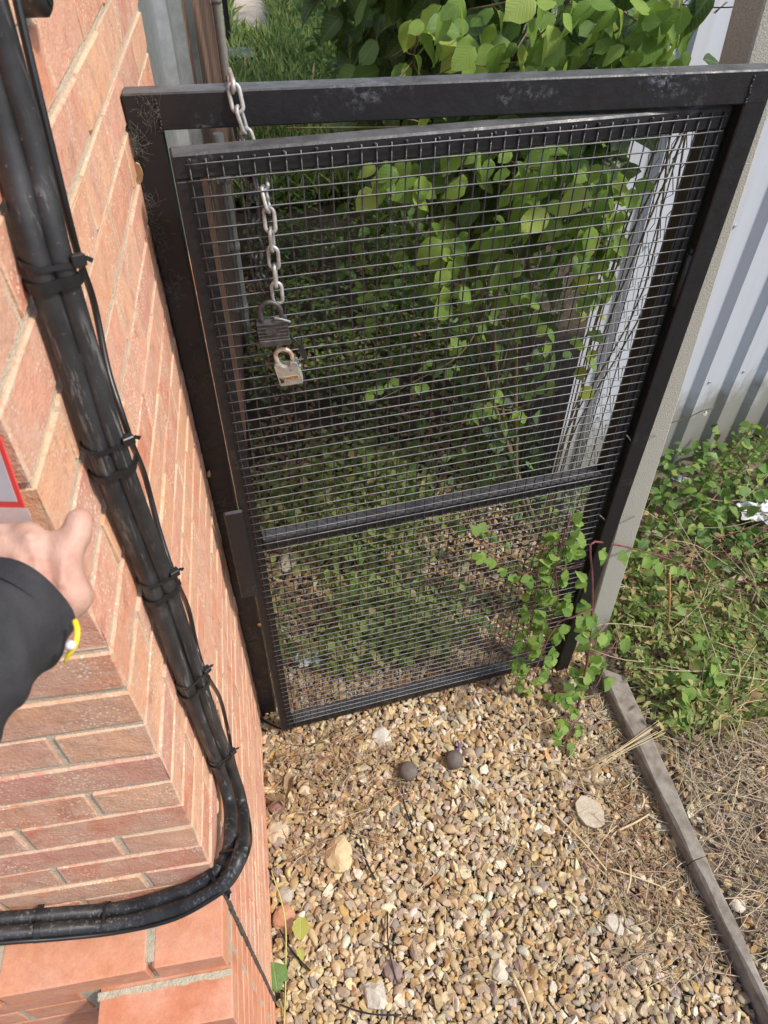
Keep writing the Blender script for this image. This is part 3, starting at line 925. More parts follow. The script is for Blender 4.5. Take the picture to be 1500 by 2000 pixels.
PAL = np.array([(.47, .345, .19), (.53, .41, .24), (.385, .27, .165), (.33, .25, .185), (.56, .46, .30), (.60, .53, .41), (.44, .29, .13), (.40, .34, .26), (.31, .27, .235), (.62, .57, .48), (.45, .36, .25), (.52, .43, .30), (.27, .215, .18)])
PAL = np.clip(PAL*np.array([.93, .89, .82]), 0, .6)
PW = np.array([.14, .13, .10, .09, .12, .09, .06, .08, .05, .05, .05, .03, .01]); PW /= PW.sum()
def stones(name, x0, x1, y0, y1, cell, rmin, rmax, label, keep=None, seed=3, dens=1.0, zlo=-.006, zhi=.004, dark=1.0, sub=True):
    g = np.random.default_rng(seed)
    nx, ny = int((x1-x0)/cell), int((y1-y0)/cell)
    X, Y = np.meshgrid(np.arange(nx), np.arange(ny))
    p = np.stack([x0+(X.ravel()+g.uniform(0, 1, X.size))*cell, y0+(Y.ravel()+g.uniform(0, 1, X.size))*cell], 1)
    m = g.random(len(p)) < dens
    if keep is not None: m &= keep(p[:, 0], p[:, 1])
    p = p[m]; n = len(p)
    r = rmin+(rmax-rmin)*g.beta(1.6, 3.2, n)
    # a random rotation mostly about z with some tilt
    yd = np.stack([np.cos(a := g.uniform(0, 6.283, n)), np.sin(a), g.normal(0, .25, n)], 1)
    nr = np.stack([g.normal(0, .3, n), g.normal(0, .3, n), np.ones(n)], 1)
    Xb, Yb, Zb = basis(yd, nr)
    pos = np.c_[p, g.uniform(zlo, zhi, n)+r*.25]
    t = PAL[g.choice(len(PAL), n, p=PW)]*g.uniform(.78, 1.15, (n, 1))*g.normal(1, .03, (n, 3))*dark
    w_ = g.integers(0, len(STN), n)
    V, F, T = scatter(STN, pos, Xb, Yb, Zb, r, np.clip(t, .01, .85), w_)
    wf = np.concatenate([np.full((w_ == k_).sum()*len(IF), k_ < 7) for k_ in range(len(STN))])
    me = fastmesh(name, V, F, T, smooth_arr=wf)
    return tag(obj(name, me, m_gravel), label, 'gravel', kind='stuff')
def left_of_kerb(x, y): return (x > WX+.004) & (x < 1.03) & ~((y < CY+.01) & (x < -.19))
stones('gravel', -.2, 1.04, -.30, 1.55,   .0148, .0068, .0215, 'tan and brown pea gravel in front of the gate', left_of_kerb, 3)
stones('gravel', -.2, 1.04, -.30, 1.55, .013, .004, .009, 'fine gravel between the larger stones before the gate', left_of_kerb, 13, dens=1.0, zlo=-.009, zhi=-.002)
stones('gravel', -.2, 1.0, 1.55, 2.6, .018, .007, .015, 'sparse gravel on the shaded ground behind the gate', lambda x, y: (x > WX+.004), 4, dens=.9)
stones('gravel', 1.10, 2.3, .05, 1.7,   .020, .006, .018, 'scattered pebbles under the straw right of the kerb', None, 6, dens=.70, zlo=-.010, zhi=.002)
def rock(name, px, py, size, c1, c2, label, seed, flat=.5, zoff=.2, aspect=1.0, sub=2, rot=0.0, cat='stone'):
    g = np.random.default_rng(seed)
    v, f = ico(sub)
    for _ in range(9):
        n_ = g.normal(size=3); n_ /= np.linalg.norm(n_); d = g.uniform(.55, .85)
        v = v-np.outer(np.clip(v@n_-d, 0, None), n_)
    v = v*np.array([aspect, 1/aspect, flat])*size
    v += g.normal(0, size*.015, v.shape)
    ca, sa = math.cos(rot), math.sin(rot)
    v = v@np.array([[ca, sa, 0], [-sa, ca, 0], [0, 0, 1]])
    p = at(px, py, 2, .004); p[2] = size*flat*zoff+.003
    b = MB().add(v+p, f.tolist(), False)
    return tag(b.build(name, basic(name+'_mat', c1, c2, 60, .9, bs=.7, bscale=150)), label, cat)
rock('rock', 661, 1668, .052, (.50, .37, .20), (.60, .48, .29), 'large pale yellow angular rock lying on the gravel', 21, .45, .5, .85)
fl = []
gg = np.random.default_rng(8)
for t_ in np.linspace(0, 2*math.pi, 17, endpoint=False):
    fl.append((.041*math.cos(t_)*(1+gg.normal(0, .05)), .050*math.sin(t_)*(1+gg.normal(0, .05))))
pp = at(1152, 1587, 2, .014)
tag(MB().prism(fl, 0, .016, Matrix.Translation((pp[0], pp[1], .006))@Matrix.Rotation(.3, 4, 'Z')@Matrix.Rotation(.06, 4, 'X')).build('flat_stone', basic('flat_stone_mat', (.40, .33, .24), (.52, .44, .33), 90, .95, bs=.6, bscale=220)), 'flat pale buff slab of stone near the kerb', 'stone')
rock('rock', 745, 1440, .034, (.50, .46, .38), (.62, .58, .50), 'round whitish stone up from the left brown ball', 22, .7)
rock('rock', 541, 1575, .030, (.22, .11, .09), (.28, .15, .12), 'dark reddish stone beside the brick wall', 23, .7)
rock('rock', 543, 1628, .036, (.46, .38, .26), (.54, .46, .32), 'angular buff stone against the wall, below the reddish stone', 24, .6)
rock('rock', 560, 1745, .028, (.36, .31, .25), (.44, .40, .33), 'grey rounded stone beside the yellow stalk', 25, .7)
rock('brick_fragment', 560, 1795, .040, (.45, .22, .13), (.52, .28, .17), 'flat orange brick fragment by the wall foot', 26, .35, cat='brick fragment')
rock('rock', 733, 1945, .040, (.46, .42, .34), (.58, .53, .44), 'rough pale stone low in the picture beside the black strip', 27, .6)
rock('rock', 765, 1898, .030, (.22, .15, .13), (.27, .19, .16), 'smooth dark brown pebble beside the black strip', 28, .7)
rock('rock', 1198, 1808, .030, (.45, .40, .31), (.54, .49, .39), 'pale rounded stone near the kerb, right of the gravel middle', 29, .6)
rock('rock', 1440, 1770, .022, (.55, .48, .36), (.62, .56, .44), 'pale yellow pebble beyond the kerb', 30, .8)
rock('rock', 975, 1895, .028, (.50, .44, .33), (.60, .54, .42), 'pale knobbly stone at the bottom middle of the gravel', 31, .7)
rock('rock', 640, 985, .075, (.52, .46, .30), (.60, .54, .38), 'yellowish boulder behind the gate above the middle rail', 32, .7, aspect=.75)
rock('rock', 560, 1100, .05, (.50, .45, .32), (.56, .52, .40), 'pale stone behind the gate just under the middle rail, left', 33, .6)
# two brown balls
m_ball = basic('brown_ball', (.105, .085, .07), (.15, .125, .105), 40, .8, bs=.35, bscale=160, bdist=.001)
for (px, py, lab) in ((797, 1506, 'left of two dull brown balls on the gravel, with a black strip below'), (887, 1484, 'right of two dull brown balls, beside a short purple stick')):
    v, f = ico(3)
    v = v*np.array([.0305, .0305, .029])
    v[:, 2] = np.where(v[:, 2] < -.02, -.02+(v[:, 2]+.02)*.3, v[:, 2])
    v *= (1+.012*np.sin(v[:, [0]]*180)*np.cos(v[:, [1]]*150))
    p = at(px, py, 2, .026); p[2] = .027
    tag(MB().add(v+p, f.tolist(), True).build('brown_ball', m_ball), lab, 'ball', 'brown balls on the gravel')
def strip(name, p0, p1, wd, mat, label, cat='strip', bend=.004, z=.017, r=None):
    a = at(*p0, 2, z); b_ = at(*p1, 2, z)
    P = [a+(b_-a)*t_+np.array([0, 0, bend*math.sin(math.pi*t_)])+np.cross(b_-a, (0, 0, 1))*.06*math.sin(math.pi*t_) for t_ in np.linspace(0, 1, 9)]
    q = MB()
    if r: q.tube(P, r, 8)
    else: q.ribbon(P, np.cross(b_-a, (0, 0, 1)), wd, .0016)
    return tag(q.build(name, mat), label, cat)
strip('plastic_strip', (784, 1522), (807, 1620), .005, m_tie, 'black plastic strip leading down from the left brown ball')
strip('plastic_strip', (704, 1636), (733, 1718), .006, m_tie, 'black plastic strip right of the large yellow rock')
strip('plastic_strip', (757, 1780), (776, 1922), .004, m_tie, 'long black plastic strip below the middle of the gravel', bend=.01)
strip('plastic_strip', (664, 1962), (784, 1982), .004, m_tie, 'black plastic strip lying crosswise at the bottom edge')
strip('plastic_strip', (546, 1814), (606, 1896), .005, m_tie, 'black plastic strip slanting beside the yellow stalk')
strip('plastic_strip', (566, 1874), (558, 1975), .004, m_tie, 'black plastic strip upright near the green leaf, bottom left')
strip('plastic_strip', (505, 1400), (562, 1428), .006, m_tie, 'black strip bridging the gap at the foot of the gate')
strip('purple_stick', (896, 1472), (894, 1447), .005, basic('purple_plastic', (.16, .06, .36), (.20, .09, .42), 30, .4, bs=0), 'short purple plastic stick by the right brown ball', 'stick', r=.0035)

# concrete edging
m_conc = basic('edging_concrete', (.165, .14, .11), (.29, .255, .21), 28, .95, bs=.6, bscale=200, bdist=.002)
ke = empty('concrete_edging', (1.06, .6, 0))
tag(ke, 'narrow grey concrete edging strip between gravel and straw', 'edging')
zt = .058
k0, kj, k1_ = at(1211, 1387, 2, zt), at(1353, 1681, 2, zt), at(1500, 1975, 2, zt)
r0, rj, r1 = at(1257, 1398, 2, zt), at(1380, 1672, 2, zt), at(1512, 1960, 2, zt)
def edging(a, b, ar, br):
    a, b, ar, br = [np.array(q_) for q_ in (a, b, ar, br)]
    V = []
    n = 14
    c = .006
    for t_ in np.linspace(0, 1, n):
        l = a+(b-a)*t_; r_ = ar+(br-ar)*t_
        ch_ = c*(1+.5*math.sin(t_*17)); dz = .001*math.sin(t_*23)
        V += [(l[0]-.012, l[1], -.05), (l[0], l[1], zt-ch_+dz), (l[0]+ch_, l[1], zt+dz), (r_[0]-ch_, r_[1], zt+dz), (r_[0], r_[1], zt-ch_), (r_[0]+.004, r_[1], -.05)]
    F = []
    for i in range(n-1):
        for j in range(5): F.append((i*6+j, i*6+j+1, i*6+7+j, i*6+6+j))
    F += [tuple(range(6)), tuple(range((n-1)*6, n*6))[::-1]]
    F = [f_[::-1] for f_ in F]
    return MB().add(V, F).build('edging_block', m_conc, ke)
dj = (kj-k0)/np.linalg.norm(kj-k0)*.0013
edging(k0-(kj-k0)*.34, kj-dj, r0-(rj-r0)*.34, rj-dj)
edging(kj+dj, k1_+(k1_-kj)*.8, rj+dj, r1+(r1-rj)*.8)

# ================================================================ right hand side: post, sheet fence, wire
m_post = basic('post_concrete', (.34, .31, .25), (.54, .51, .43), 330, .95, bs=.7, bscale=260, bdist=.003)
b = MB()
bl, tl = at(1172, 1144, 1, 1.40), at(1478, 124, 1, 1.40)
br_, trr = at(1213, 1144, 1, 1.40), at(1506, 210, 1, 1.40)
def lerpz(a, b, z): return a+(b-a)*((z-a[2])/(b[2]-a[2]))
V = []
for z in (-.1, 2.05):
    l = lerpz(bl, tl, z); r_ = lerpz(br_, trr, z)
    l[0] = r_[0]-.078
    V += [(l[0]+.004, 1.40, z), (r_[0]-.004, 1.40, z), (r_[0], 1.404, z), (r_[0], 1.496, z), (r_[0]-.004, 1.5, z), (l[0]+.004, 1.5, z), (l[0], 1.496, z), (l[0], 1.404, z)]
F = [(i, (i+1) % 8, 8+(i+1) % 8, 8+i) for i in range(8)]+[tuple(range(8))[::-1], tuple(range(8, 16))]
tag(b.add(V, F).build('concrete_post', m_post), 'slim sandy concrete post leaning just right of the gate frame', 'post')
m_timber = basic('weathered_timber', (.10, .07, .05), (.20, .15, .11), 30, .9, bs=.6, bscale=80)
x_ = at(1447, 124, 1, 1.62)[0]
tag(MB().box((x_-.02, 1.60, -.1), (x_+.03, 1.66, 2.3), bev=.004).build('timber_post', m_timber), 'dark brown weathered timber post at the top right corner', 'post')
# profiled sheet fence
m_sheet, nt, b = newmat('pale_coated_steel')
co = coords(nt, 'Object'); sx = nd(nt, 'SeparateXYZ'); nt.links.new(co, sx.inputs[0])
dz_ = math_(nt, 'ADD', math_(nt, 'SUBTRACT', sx.outputs['Z'], .05), math_(nt, 'MULTIPLY', noise(nt, co, 7, 5, .7), -.55))
dirt = ramp(nt, dz_, [(0, .75), (.16, 0)])
mp = nd(nt, 'Mapping'); mp.inputs['Scale'].default_value = (40, 40, 2.2); nt.links.new(co, mp.inputs['Vector'])
runs = ramp(nt, noise(nt, mp.outputs[0], 1.0, 4), [(.5, 0), (.75, .35)])
c = mix(nt, runs, (.50, .52, .56), (.40, .42, .44))
nt.links.new(mix(nt, dirt, c, (.20, .18, .13)), b.inputs['Base Color']); b.inputs['Roughness'].default_value = .42
bump(nt, b, noise(nt, co, 2.5, 2), .15, .02)
fe = empty('sheet_fence', (2.0, 2.3, 0))
tag(fe, 'pale grey corrugated steel sheet fence beyond the gate on the right', 'fence')
A0 = np.array([1.08, 2.072, 0]); dv = np.array([.963, .270, 0]); nv = np.array([.270, -.963, 0])
def sheet(s0, s1, ztop, zb):
    pr = []; s_ = s0; k_ = 0
    seq = [(.088, 0), (.026, 1), (.052, 1), (.026, 0)]
    pr.append((s_, 0))
    while s_ < s1-1e-6:
        for ln, o_ in seq:
            s_ += ln; pr.append((s_, .030*o_))
    V = []
    for (q_, o_) in pr:
        for z in (zb, ztop):
            c = A0+dv*q_+nv*o_
            V += [(c[0], c[1], z), (c[0]-nv[0]*.0012, c[1]-nv[1]*.0012, z)]
    F = []
    for i in range(len(pr)-1):
        a = i*4
        F += [(a, a+4, a+6, a+2), (a+1, a+3, a+7, a+5), (a, a+1, a+5, a+4), (a+2, a+6, a+7, a+3)]
    F += [(0, 2, 3, 1), (len(V)-4, len(V)-3, len(V)-1, len(V)-2)]
    return MB().add(V, F).build('sheet', m_sheet, fe)
sheet(0.0, .768, 2.55, .03)
sheet(.770, 1.538, 2.56, .02)
sheet(1.540, 2.308, 2.55, .02)
for z in (.5, 1.9): MB().box((0, .004, -.025), (2.5, .05, .025), Matrix(((dv[0], -nv[0], 0, A0[0]), (dv[1], -nv[1], 0, A0[1]), (0, 0, 1, z), (0, 0, 0, 1)))).build('back_rail', m_timber, fe)
scr = MB()
for q_ in np.arange(.192*.75, 2.3, .192):
    for z in (.5, 1.2, 1.9):
        c_ = A0+dv*q_+nv*.030; scr.tube([(c_[0], c_[1], z), (c_[0]+nv[0]*.004, c_[1]+nv[1]*.004, z)], .006, 8)
scr.build('fixing_screws', m_galv, fe)['kind'] = 'stuff'
# chain-link panel behind the hinge side
m_gwire = basic('dark_green_plastic_wire', (.008, .016, .014), (.014, .024, .02), 20, .4, bs=0)
cf = empty('chain_link_fence', (1.05, 1.75, 0))
tag(cf, 'dark chain link fence wire behind the hinge side of the gate', 'fence')
a0 = np.array([.955, 1.52, 0]); a1 = np.array([1.13, 2.03, 0]); ln_ = np.linalg.norm(a1-a0); dd = (a1-a0)/ln_; nn = np.array([dd[1], -dd[0], 0])
pt_ = .085
for i in range(int(ln_/pt_)+1):
    P = []
    for k_ in range(66):
        z = .12+k_*.055
        if z > 1.80: break
        sgn = 1 if k_ % 2 else -1
        o_ = a0+dd*(i*pt_+sgn*pt_*.52+rng.normal(0, .003))+nn*(.003*sgn*(1 if i % 2 else -1))
        P.append((o_[0], o_[1], z+rng.normal(0, .003)))
    MB().tube(P, .0013, 5, smooth=False).build('wire', m_gwire, cf)
# barbed wire
m_barb = basic('rusty_galvanised_wire', (.12, .11, .10), (.25, .23, .21), 40, .6, metal=.5, bs=0)
bw = empty('barbed_wire', tuple(at(1400, 8, 1, 1.9)))
tag(bw, 'strand of barbed wire across the top right corner', 'barbed wire')
P = np.array([at(1300, 0, 1, 1.95)+(at(1520, 0, 1, 1.62)-at(1300, 0, 1, 1.95))*t_+np.array([0, 0, -.012*math.sin(3.1*t_)-.002]) for t_ in np.linspace(0, 1.4, 24)])
MB().tube(P, .0014, 6).build('strand', m_barb, bw)
for i in (3, 6, 9, 12, 15):
    b = MB()
    for q_ in ((.012, .004, .010), (-.010, .006, -.011)):
        b.tube([P[i]-np.array(q_), P[i]+np.array(q_)], .0011, 5)
    b.build('barb', m_barb, bw)
# tying wires from post to frame
for (p0, p1, lab) in (((1224, 850), (1272, 855), 'upper bent tie wire across the frame and concrete post'), ((1172, 1007), (1232, 1012), 'lower bent tie wire across the frame and concrete post')):
    a = at(*p0, 1, 1.271); b_ = at(*p1, 1, 1.395)
    P = [a, a+(b_-a)*.25+np.array([0, -.01, -.015]), a+(b_-a)*.6+np.array([0, -.01, -.014]), b_, b_+np.array([.012, .0, .006])]
    tag(MB().tube(smooth_path(P, 14), .0016, 6).build('tie_wire', m_barb), lab, 'wire')

# ================================================================ vegetation
def leaf_shape(wd=.36, tip=1.0, fold=.10, droop=.22, serr=0.0, n=7, wave=0.0, seed=0):
    g = np.random.default_rng(seed)
    ts = np.linspace(0, 1, n)
    prof = np.interp(ts, [0, .12, .3, .5, .7, .87, 1], [0, .60, .96, 1, .78, .40*tip, 0])*wd
    V = []; tb = []; uv = []
    for t_, w_ in zip(ts, prof):
        z = -droop*t_*t_
        V.append((0, t_, z-.0)); tb.append((.5, t_))
        for s_ in (-1, 1):
            w2 = w_*(1+serr*g.uniform(-1, 1))
            V.append((s_*w2, t_-.03*w2, z+fold*w2*2+wave*math.sin(t_*9+s_))); tb.append((.5+s_*w_, t_))
    F = []
    for i in range(n-1):
        a = i*3; b = a+3
        for s_ in (1, 2):
            q = (a, a+s_, b+s_, b) if s_ == 2 else (a, b, b+s_, a+s_)
            F += [(q[0], q[1], q[2]), (q[0], q[2], q[3])]
    return np.array(V), np.array(F), np.array(tb)
BIG = [leaf_shape(w_, t_, f_, d_, .06, 8, v_, s_) for s_, (w_, t_, f_, d_, v_) in enumerate([(.36, .8, .10, .30, .015), (.42, .6, .04, .18, .03), (.30, .9, .22, .45, .02), (.38, .7, -.06, .12, .035), (.34, .75, .3, .6, .01)])]
BRM = [leaf_shape(w_, 1.0, f_, d_, .15, 10, .015, s_+10) for s_, (w_, f_, d_) in enumerate([(.34, .14, .20), (.40, .05, .10), (.28, .25, .4), (.36, -.05, .25)])]
SML = [leaf_shape(.30, 1.0, .12, .15, 0, 4, 0, s_+20) for s_ in range(2)]
NAR = [leaf_shape(.15, 1.0, .12, .30, 0, 4, 0, 30)]
def leaf_tint(idx, n_verts, val, single=0.0):
    pass
def leaf_stuff(name, shapes, pos, ydir, nrm, size, val, mat, parent=None, seed=0):
    g = np.random.default_rng(seed)
    X, Y, Z = basis(ydir, nrm)
    wh = g.integers(0, len(shapes), len(pos))
    VV = []; FF = []; TT = []; UU = []; off = 0
    for k_, (V, F, tb) in enumerate(shapes):
        m = np.nonzero(wh == k_)[0]
        if len(m) == 0: continue
        B = np.stack([X[m], Y[m], Z[m]], 1)
        W = np.einsum('va,mac->mvc', V, B)*size[m][:, None, None]+pos[m][:, None]
        VV.append(W.reshape(-1, 3)); FF.append((F[None]+(np.arange(len(m))*len(V))[:, None, None]+off).reshape(-1, 3))
        t = np.zeros((len(m), len(V), 3)); t[:, :, 0] = val[m][:, None]
        TT.append(t.reshape(-1, 3)); UU.append(np.tile(tb, (len(m), 1))); off += len(m)*len(V)
    me = fastmesh(name, np.concatenate(VV), np.concatenate(FF), np.concatenate(TT), True, luv=np.concatenate(UU))
    return obj(name, me, mat, parent)
_lm = {}
def leaf_meshes(key, shapes, mat, base, spread):
    if key not in _lm:
        out = []
        for (V, F, tb) in shapes:
            t = np.zeros((len(V), 3)); t[:, 0] = base; t[:, 1] = spread
            me = fastmesh('leaf', V, F, t, True, luv=tb); me.materials.append(mat); out.append(me)
        _lm[key] = out
    return _lm[key]
def leaf_objs(meshes, pos, ydir, nrm, size, parent):
    X, Y, Z = basis(ydir, nrm)
    for i in range(len(pos)):
        m = frame_m(pos[i], X[i]*size[i], Y[i]*size[i], Z[i]*size[i])
        obj('leaf', random.choice(meshes), None, parent, m)

# ---- broad-leaved shrub behind the gate
shr = empty('leafy_shrub', (.95, 2.3, 0))
tag(shr, 'broad leaved green shrub crowding in behind the right half of the gate', 'shrub')
gs = np.random.default_rng(41)
ELL = [((.95, 2.15, 1.75), (.36, .50, .62)), ((.80, 2.45, 1.55), (.34, .55, .45)), ((.62, 2.75, 1.75), (.36, .5, .50)), ((1.0, 2.5, 2.35), (.45, .7, .55)), ((.70, 3.2, 2.1), (.40, .7, .8)), ((.72, 2.0, 1.55), (.24, .30, .34)), ((.55, 2.35, 2.05), (.26, .35, .32))]
def shell_points(n, lo=.72, hi=1.05):
    out = []
    wts = np.array([e[1][0]*e[1][1]+e[1][2]*e[1][1] for e in ELL]); wts /= wts.sum()
    while len(out) < n:
        k_ = gs.choice(len(ELL), p=wts); c, r_ = ELL[k_]
        d = gs.normal(size=3); d /= np.linalg.norm(d); rr = gs.uniform(lo, hi)
        p = np.array(c)+d*np.array(r_)*rr
        q = p-CAM; zf = q@_fw; qx, qy = 750+FOC*(q@_rt)/zf, 1000-FOC*(q@_up)/zf
        if qy > 130 and qx > 1235-.27*(qy-300): continue      # keeps off the sheet fence
        if p[1] < 1.52 or p[0] > 1.16 - .06*(p[1] < 1.9) or p[2] < .15: continue
        if p[1] > 2.05+.28*(p[0]-1.02)-.03 and p[0] > 1.0: continue
        deep = any(np.sum(((p-np.array(c2))/np.array(r2))**2) < .5 for c2, r2 in ELL)
        if deep and gs.random() < .75: continue
        out.append((*p, *d))
    return np.array(out)
def drooping(d, n, g, up=.75, out_=.5, vw=.35):
    ydir = d*np.array([.7, .7, .2])+np.c_[g.normal(0, .55, n), g.normal(0, .55, n), g.normal(-.55, .35, n)]
    nrm = d*out_+np.array([.25, -vw, up])+g.normal(0, .38, (n, 3))
    return ydir, nrm
S = shell_points(820)
P, D = S[:, :3], S[:, 3:]
Yd, Nr = drooping(D, len(P), gs)
sz = gs.uniform(.055, .118, len(P))
order = np.argsort(P[:, 1]-.35*D[:, 1]*-1-.15*P[:, 2])
first = order[:60]; rest = order[60:]
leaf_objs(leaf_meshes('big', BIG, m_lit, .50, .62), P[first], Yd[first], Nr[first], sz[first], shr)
spots = [(760, 345), (815, 352), (885, 330), (950, 300), (1005, 370), (850, 450), (905, 480), (880, 565), (935, 590), (1000, 560), (1025, 330), (1080, 300), (1120, 345), (1180, 380), (1050, 425), (1110, 480), (1185, 470), (985, 455), (1045, 555), (1085, 610),
         (790, 128), (830, 60), (895, 72), (925, 105), (1000, 105), (1060, 62), (1100, 100), (1150, 52), (1200, 92), (1250, 62), (1285, 32), (1180, 18), (1120, 18), (1040, 20), (960, 40), (880, 22), (1230, 115), (1150, 120), (1060, 120), (1270, 100)]
fp = []; fy = []; fn = []
for (px, py) in spots+[(a_+gs.normal(0, 28), b_+gs.normal(0, 26)) for a_, b_ in spots[:20]*2+spots[20:] if b_ < 520 or gs.random() < .4]:
    if py > 130 and px > 1222-.27*(py-300): continue
    c_ = at(px, py, 1, gs.uniform(1.58, 1.90))
    for an in (gs.uniform(-2.8, -2.2), gs.uniform(-2.0, -1.4), gs.uniform(-1.3, -.7), gs.uniform(-.5, .4))[:int(gs.integers(2, 5))]:
        fp.append(c_+gs.normal(0, .018, 3)); fy.append((math.cos(an), -.25+gs.normal(0, .2), math.sin(an)*.8)); fn.append((.42+gs.normal(0, .2), -.55+gs.normal(0, .2), .75+gs.normal(0, .2)))
for i_ in range(0, len(fp), 3):
    e_ = fp[i_]+np.array([gs.normal(.05, .06), gs.uniform(.18, .4), gs.normal(-.08, .06)])
    MB().tube(smooth_path([fp[i_], (fp[i_]+e_)/2+gs.normal(0, .015, 3), e_], 6), np.linspace(.0012, .0026, 6), 5).build('twig', m_stem, shr)
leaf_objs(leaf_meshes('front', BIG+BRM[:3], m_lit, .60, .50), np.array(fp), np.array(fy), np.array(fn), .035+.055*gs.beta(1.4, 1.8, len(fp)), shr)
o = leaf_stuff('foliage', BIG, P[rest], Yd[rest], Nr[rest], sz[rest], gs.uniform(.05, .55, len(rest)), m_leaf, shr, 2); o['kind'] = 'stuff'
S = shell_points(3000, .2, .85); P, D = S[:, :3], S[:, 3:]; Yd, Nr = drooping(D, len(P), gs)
o = leaf_stuff('inner_foliage', BIG, P, Yd, Nr, gs.uniform(.05, .10, len(P)), gs.uniform(.0, .12, len(P)), m_leaf, shr, 3); o['kind'] = 'stuff'  # inner leaves get the darkest greens, painting in the shade
n = 1300
P = np.c_[gs.uniform(.45, 1.12, n), gs.uniform(1.75, 2.9, n), gs.uniform(.15, 1.35, n)]
q = P-CAM; zf = q@_fw; qx, qy = 750+FOC*(q@_rt)/zf, 1000-FOC*(q@_up)/zf
P = P[(qx < 1205-.27*(qy-300)) & (P[:, 1] < 2.02+.28*(P[:, 0]-1.08)+3*(P[:, 0] < 1.0)) & (gs.random(n) < .35+.5*(P[:, 0] > .75))]; n = len(P)
o = leaf_stuff('lower_foliage', BRM, P, gs.normal(0, .6, (n, 3))+np.array([0, 0, -.4]), gs.normal(0, .4, (n, 3))+np.array([.2, -.5, .7]), gs.uniform(.025, .06, n), gs.uniform(.0, .45, n), m_leaf, shr, 8); o['kind'] = 'stuff'
for k_ in range(9):
    b0 = np.array([.95+gs.normal(0, .12), 2.35+gs.normal(0, .25), 0]); c = np.array(ELL[k_ % 5][0])+gs.normal(0, .12, 3)
    MB().tube(smooth_path([b0, (b0+c)/2+gs.normal(0, .06, 3), c, c+np.array([gs.normal(0, .2), -.25, .25])], 16), np.linspace(.010, .003, 16), 6).build('stem', m_stem, shr)
# arching twigs that reach over the gate
for (p0, p1, p2) in (((760, 175), (830, 90), (870, 30)), ((1000, 110), (1045, 40), (1075, 0)), ((700, 215), (830, 245), (560, 250))):
    a, b_, c = at(*p0, 1, 1.75), at(*p1, 1, 1.85), at(*p2, 1, 1.95)
    MB().tube(smooth_path([a, b_, c], 10), .0022, 5).build('twig', m_stem, shr)

# ---- low bramble and vine trailing on the sheet fence, yellowing
vin = empty('yellowing_vine', (1.12, 1.95, 0))
tag(vin, 'yellowing vine leaves beside the chain link, against the pale sheet', 'vine')
gv = np.random.default_rng(51)
pv = []
for k_ in range(190):
    px = gv.uniform(1130, 1250); py = gv.uniform(330, 900)
    lim = 1262-.26*max(0, py-300)
    if px > lim-4 or px < lim-110: continue
    pv.append(at(px, py, 1, gv.uniform(1.66, 1.95)))
for k_ in range(42):
    px = gv.uniform(1230, 1335); py = gv.uniform(-20, 125)
    pv.append(at(px, py, 1, gv.uniform(1.62, 1.9)))
pv = np.array(pv); n = len(pv)
yd = np.c_[gv.normal(0, .5, n), gv.normal(-.2, .4, n), gv.normal(-.6, .4, n)]; nr = np.c_[gv.normal(.1, .4, n), gv.normal(-.7, .3, n), gv.normal(.6, .3, n)]
leaf_objs(leaf_meshes('vine', BRM, m_lit, .68, .50), pv, yd, nr, gv.uniform(.035, .07, n), vin)
for k_ in range(5):
    x0 = gv.uniform(1.0, 1.12)
    MB().tube(smooth_path([(x0, 1.9, 0), (x0+gv.normal(0, .04), 1.85, .6), (x0+gv.normal(0, .05), 1.8, 1.2), (x0+gv.normal(0, .06), 1.75, 1.75)], 14), .003, 5).build('stem', m_stem, vin)

# ---- ground cover behind the gate
def weeds(name, n, xr, yr, zr, size, shapes, val, mat, label, seed, cond=None, up=1.0, cat='weeds', mess=.4, thr=-.35):
    g = np.random.default_rng(seed)
    p = np.c_[g.uniform(*xr, n*2), g.uniform(*yr, n*2), np.zeros(n*2)]
    cl_ = np.sin(p[:, 0]*9+seed)+np.sin(p[:, 1]*7+1.3*seed)+g.normal(0, .8, n*2)
    p = p[np.argsort(-cl_)[:n]] if cond is None else p[(cl_ > thr) & cond(p[:, 0], p[:, 1])][:n]
    n = len(p)
    p[:, 2] = zr[0]+(zr[1]-zr[0])*g.beta(1.3, 2.2, n)
    a = g.uniform(0, 6.283, n)
    yd = np.c_[np.cos(a), np.sin(a), g.normal(.05, mess, n)]; nr = np.c_[g.normal(0, mess, n), g.normal(-.15, mess, n), np.full(n, up)]
    s_ = size[0]+(size[1]-size[0])*g.beta(1.2, 2.0, n)
    o = leaf_stuff(name, shapes, p, yd, nr, s_, np.clip(g.normal(val, .16, n), 0, 1), mat, None, seed)
    return tag(o, label, cat, kind='stuff')
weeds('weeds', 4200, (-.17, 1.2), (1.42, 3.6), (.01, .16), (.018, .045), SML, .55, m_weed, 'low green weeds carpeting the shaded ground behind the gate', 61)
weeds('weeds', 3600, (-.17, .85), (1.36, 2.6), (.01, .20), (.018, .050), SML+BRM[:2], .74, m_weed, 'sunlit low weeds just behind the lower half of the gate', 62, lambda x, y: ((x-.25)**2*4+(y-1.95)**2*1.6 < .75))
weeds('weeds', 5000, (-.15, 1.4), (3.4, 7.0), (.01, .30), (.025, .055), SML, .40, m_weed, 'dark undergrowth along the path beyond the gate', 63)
weeds('leaf_litter', 2600, (-.18, 1.2), (1.36, 4.6), (.002, .02), (.02, .045), SML, .98, leaf_mat('dead_leaf', [(0, (.22, .13, .06)), (.5, (.36, .22, .11)), (1, (.30, .18, .09))], .8, .1), 'brown dead leaves scattered behind the gate', 64, cat='dead leaves')
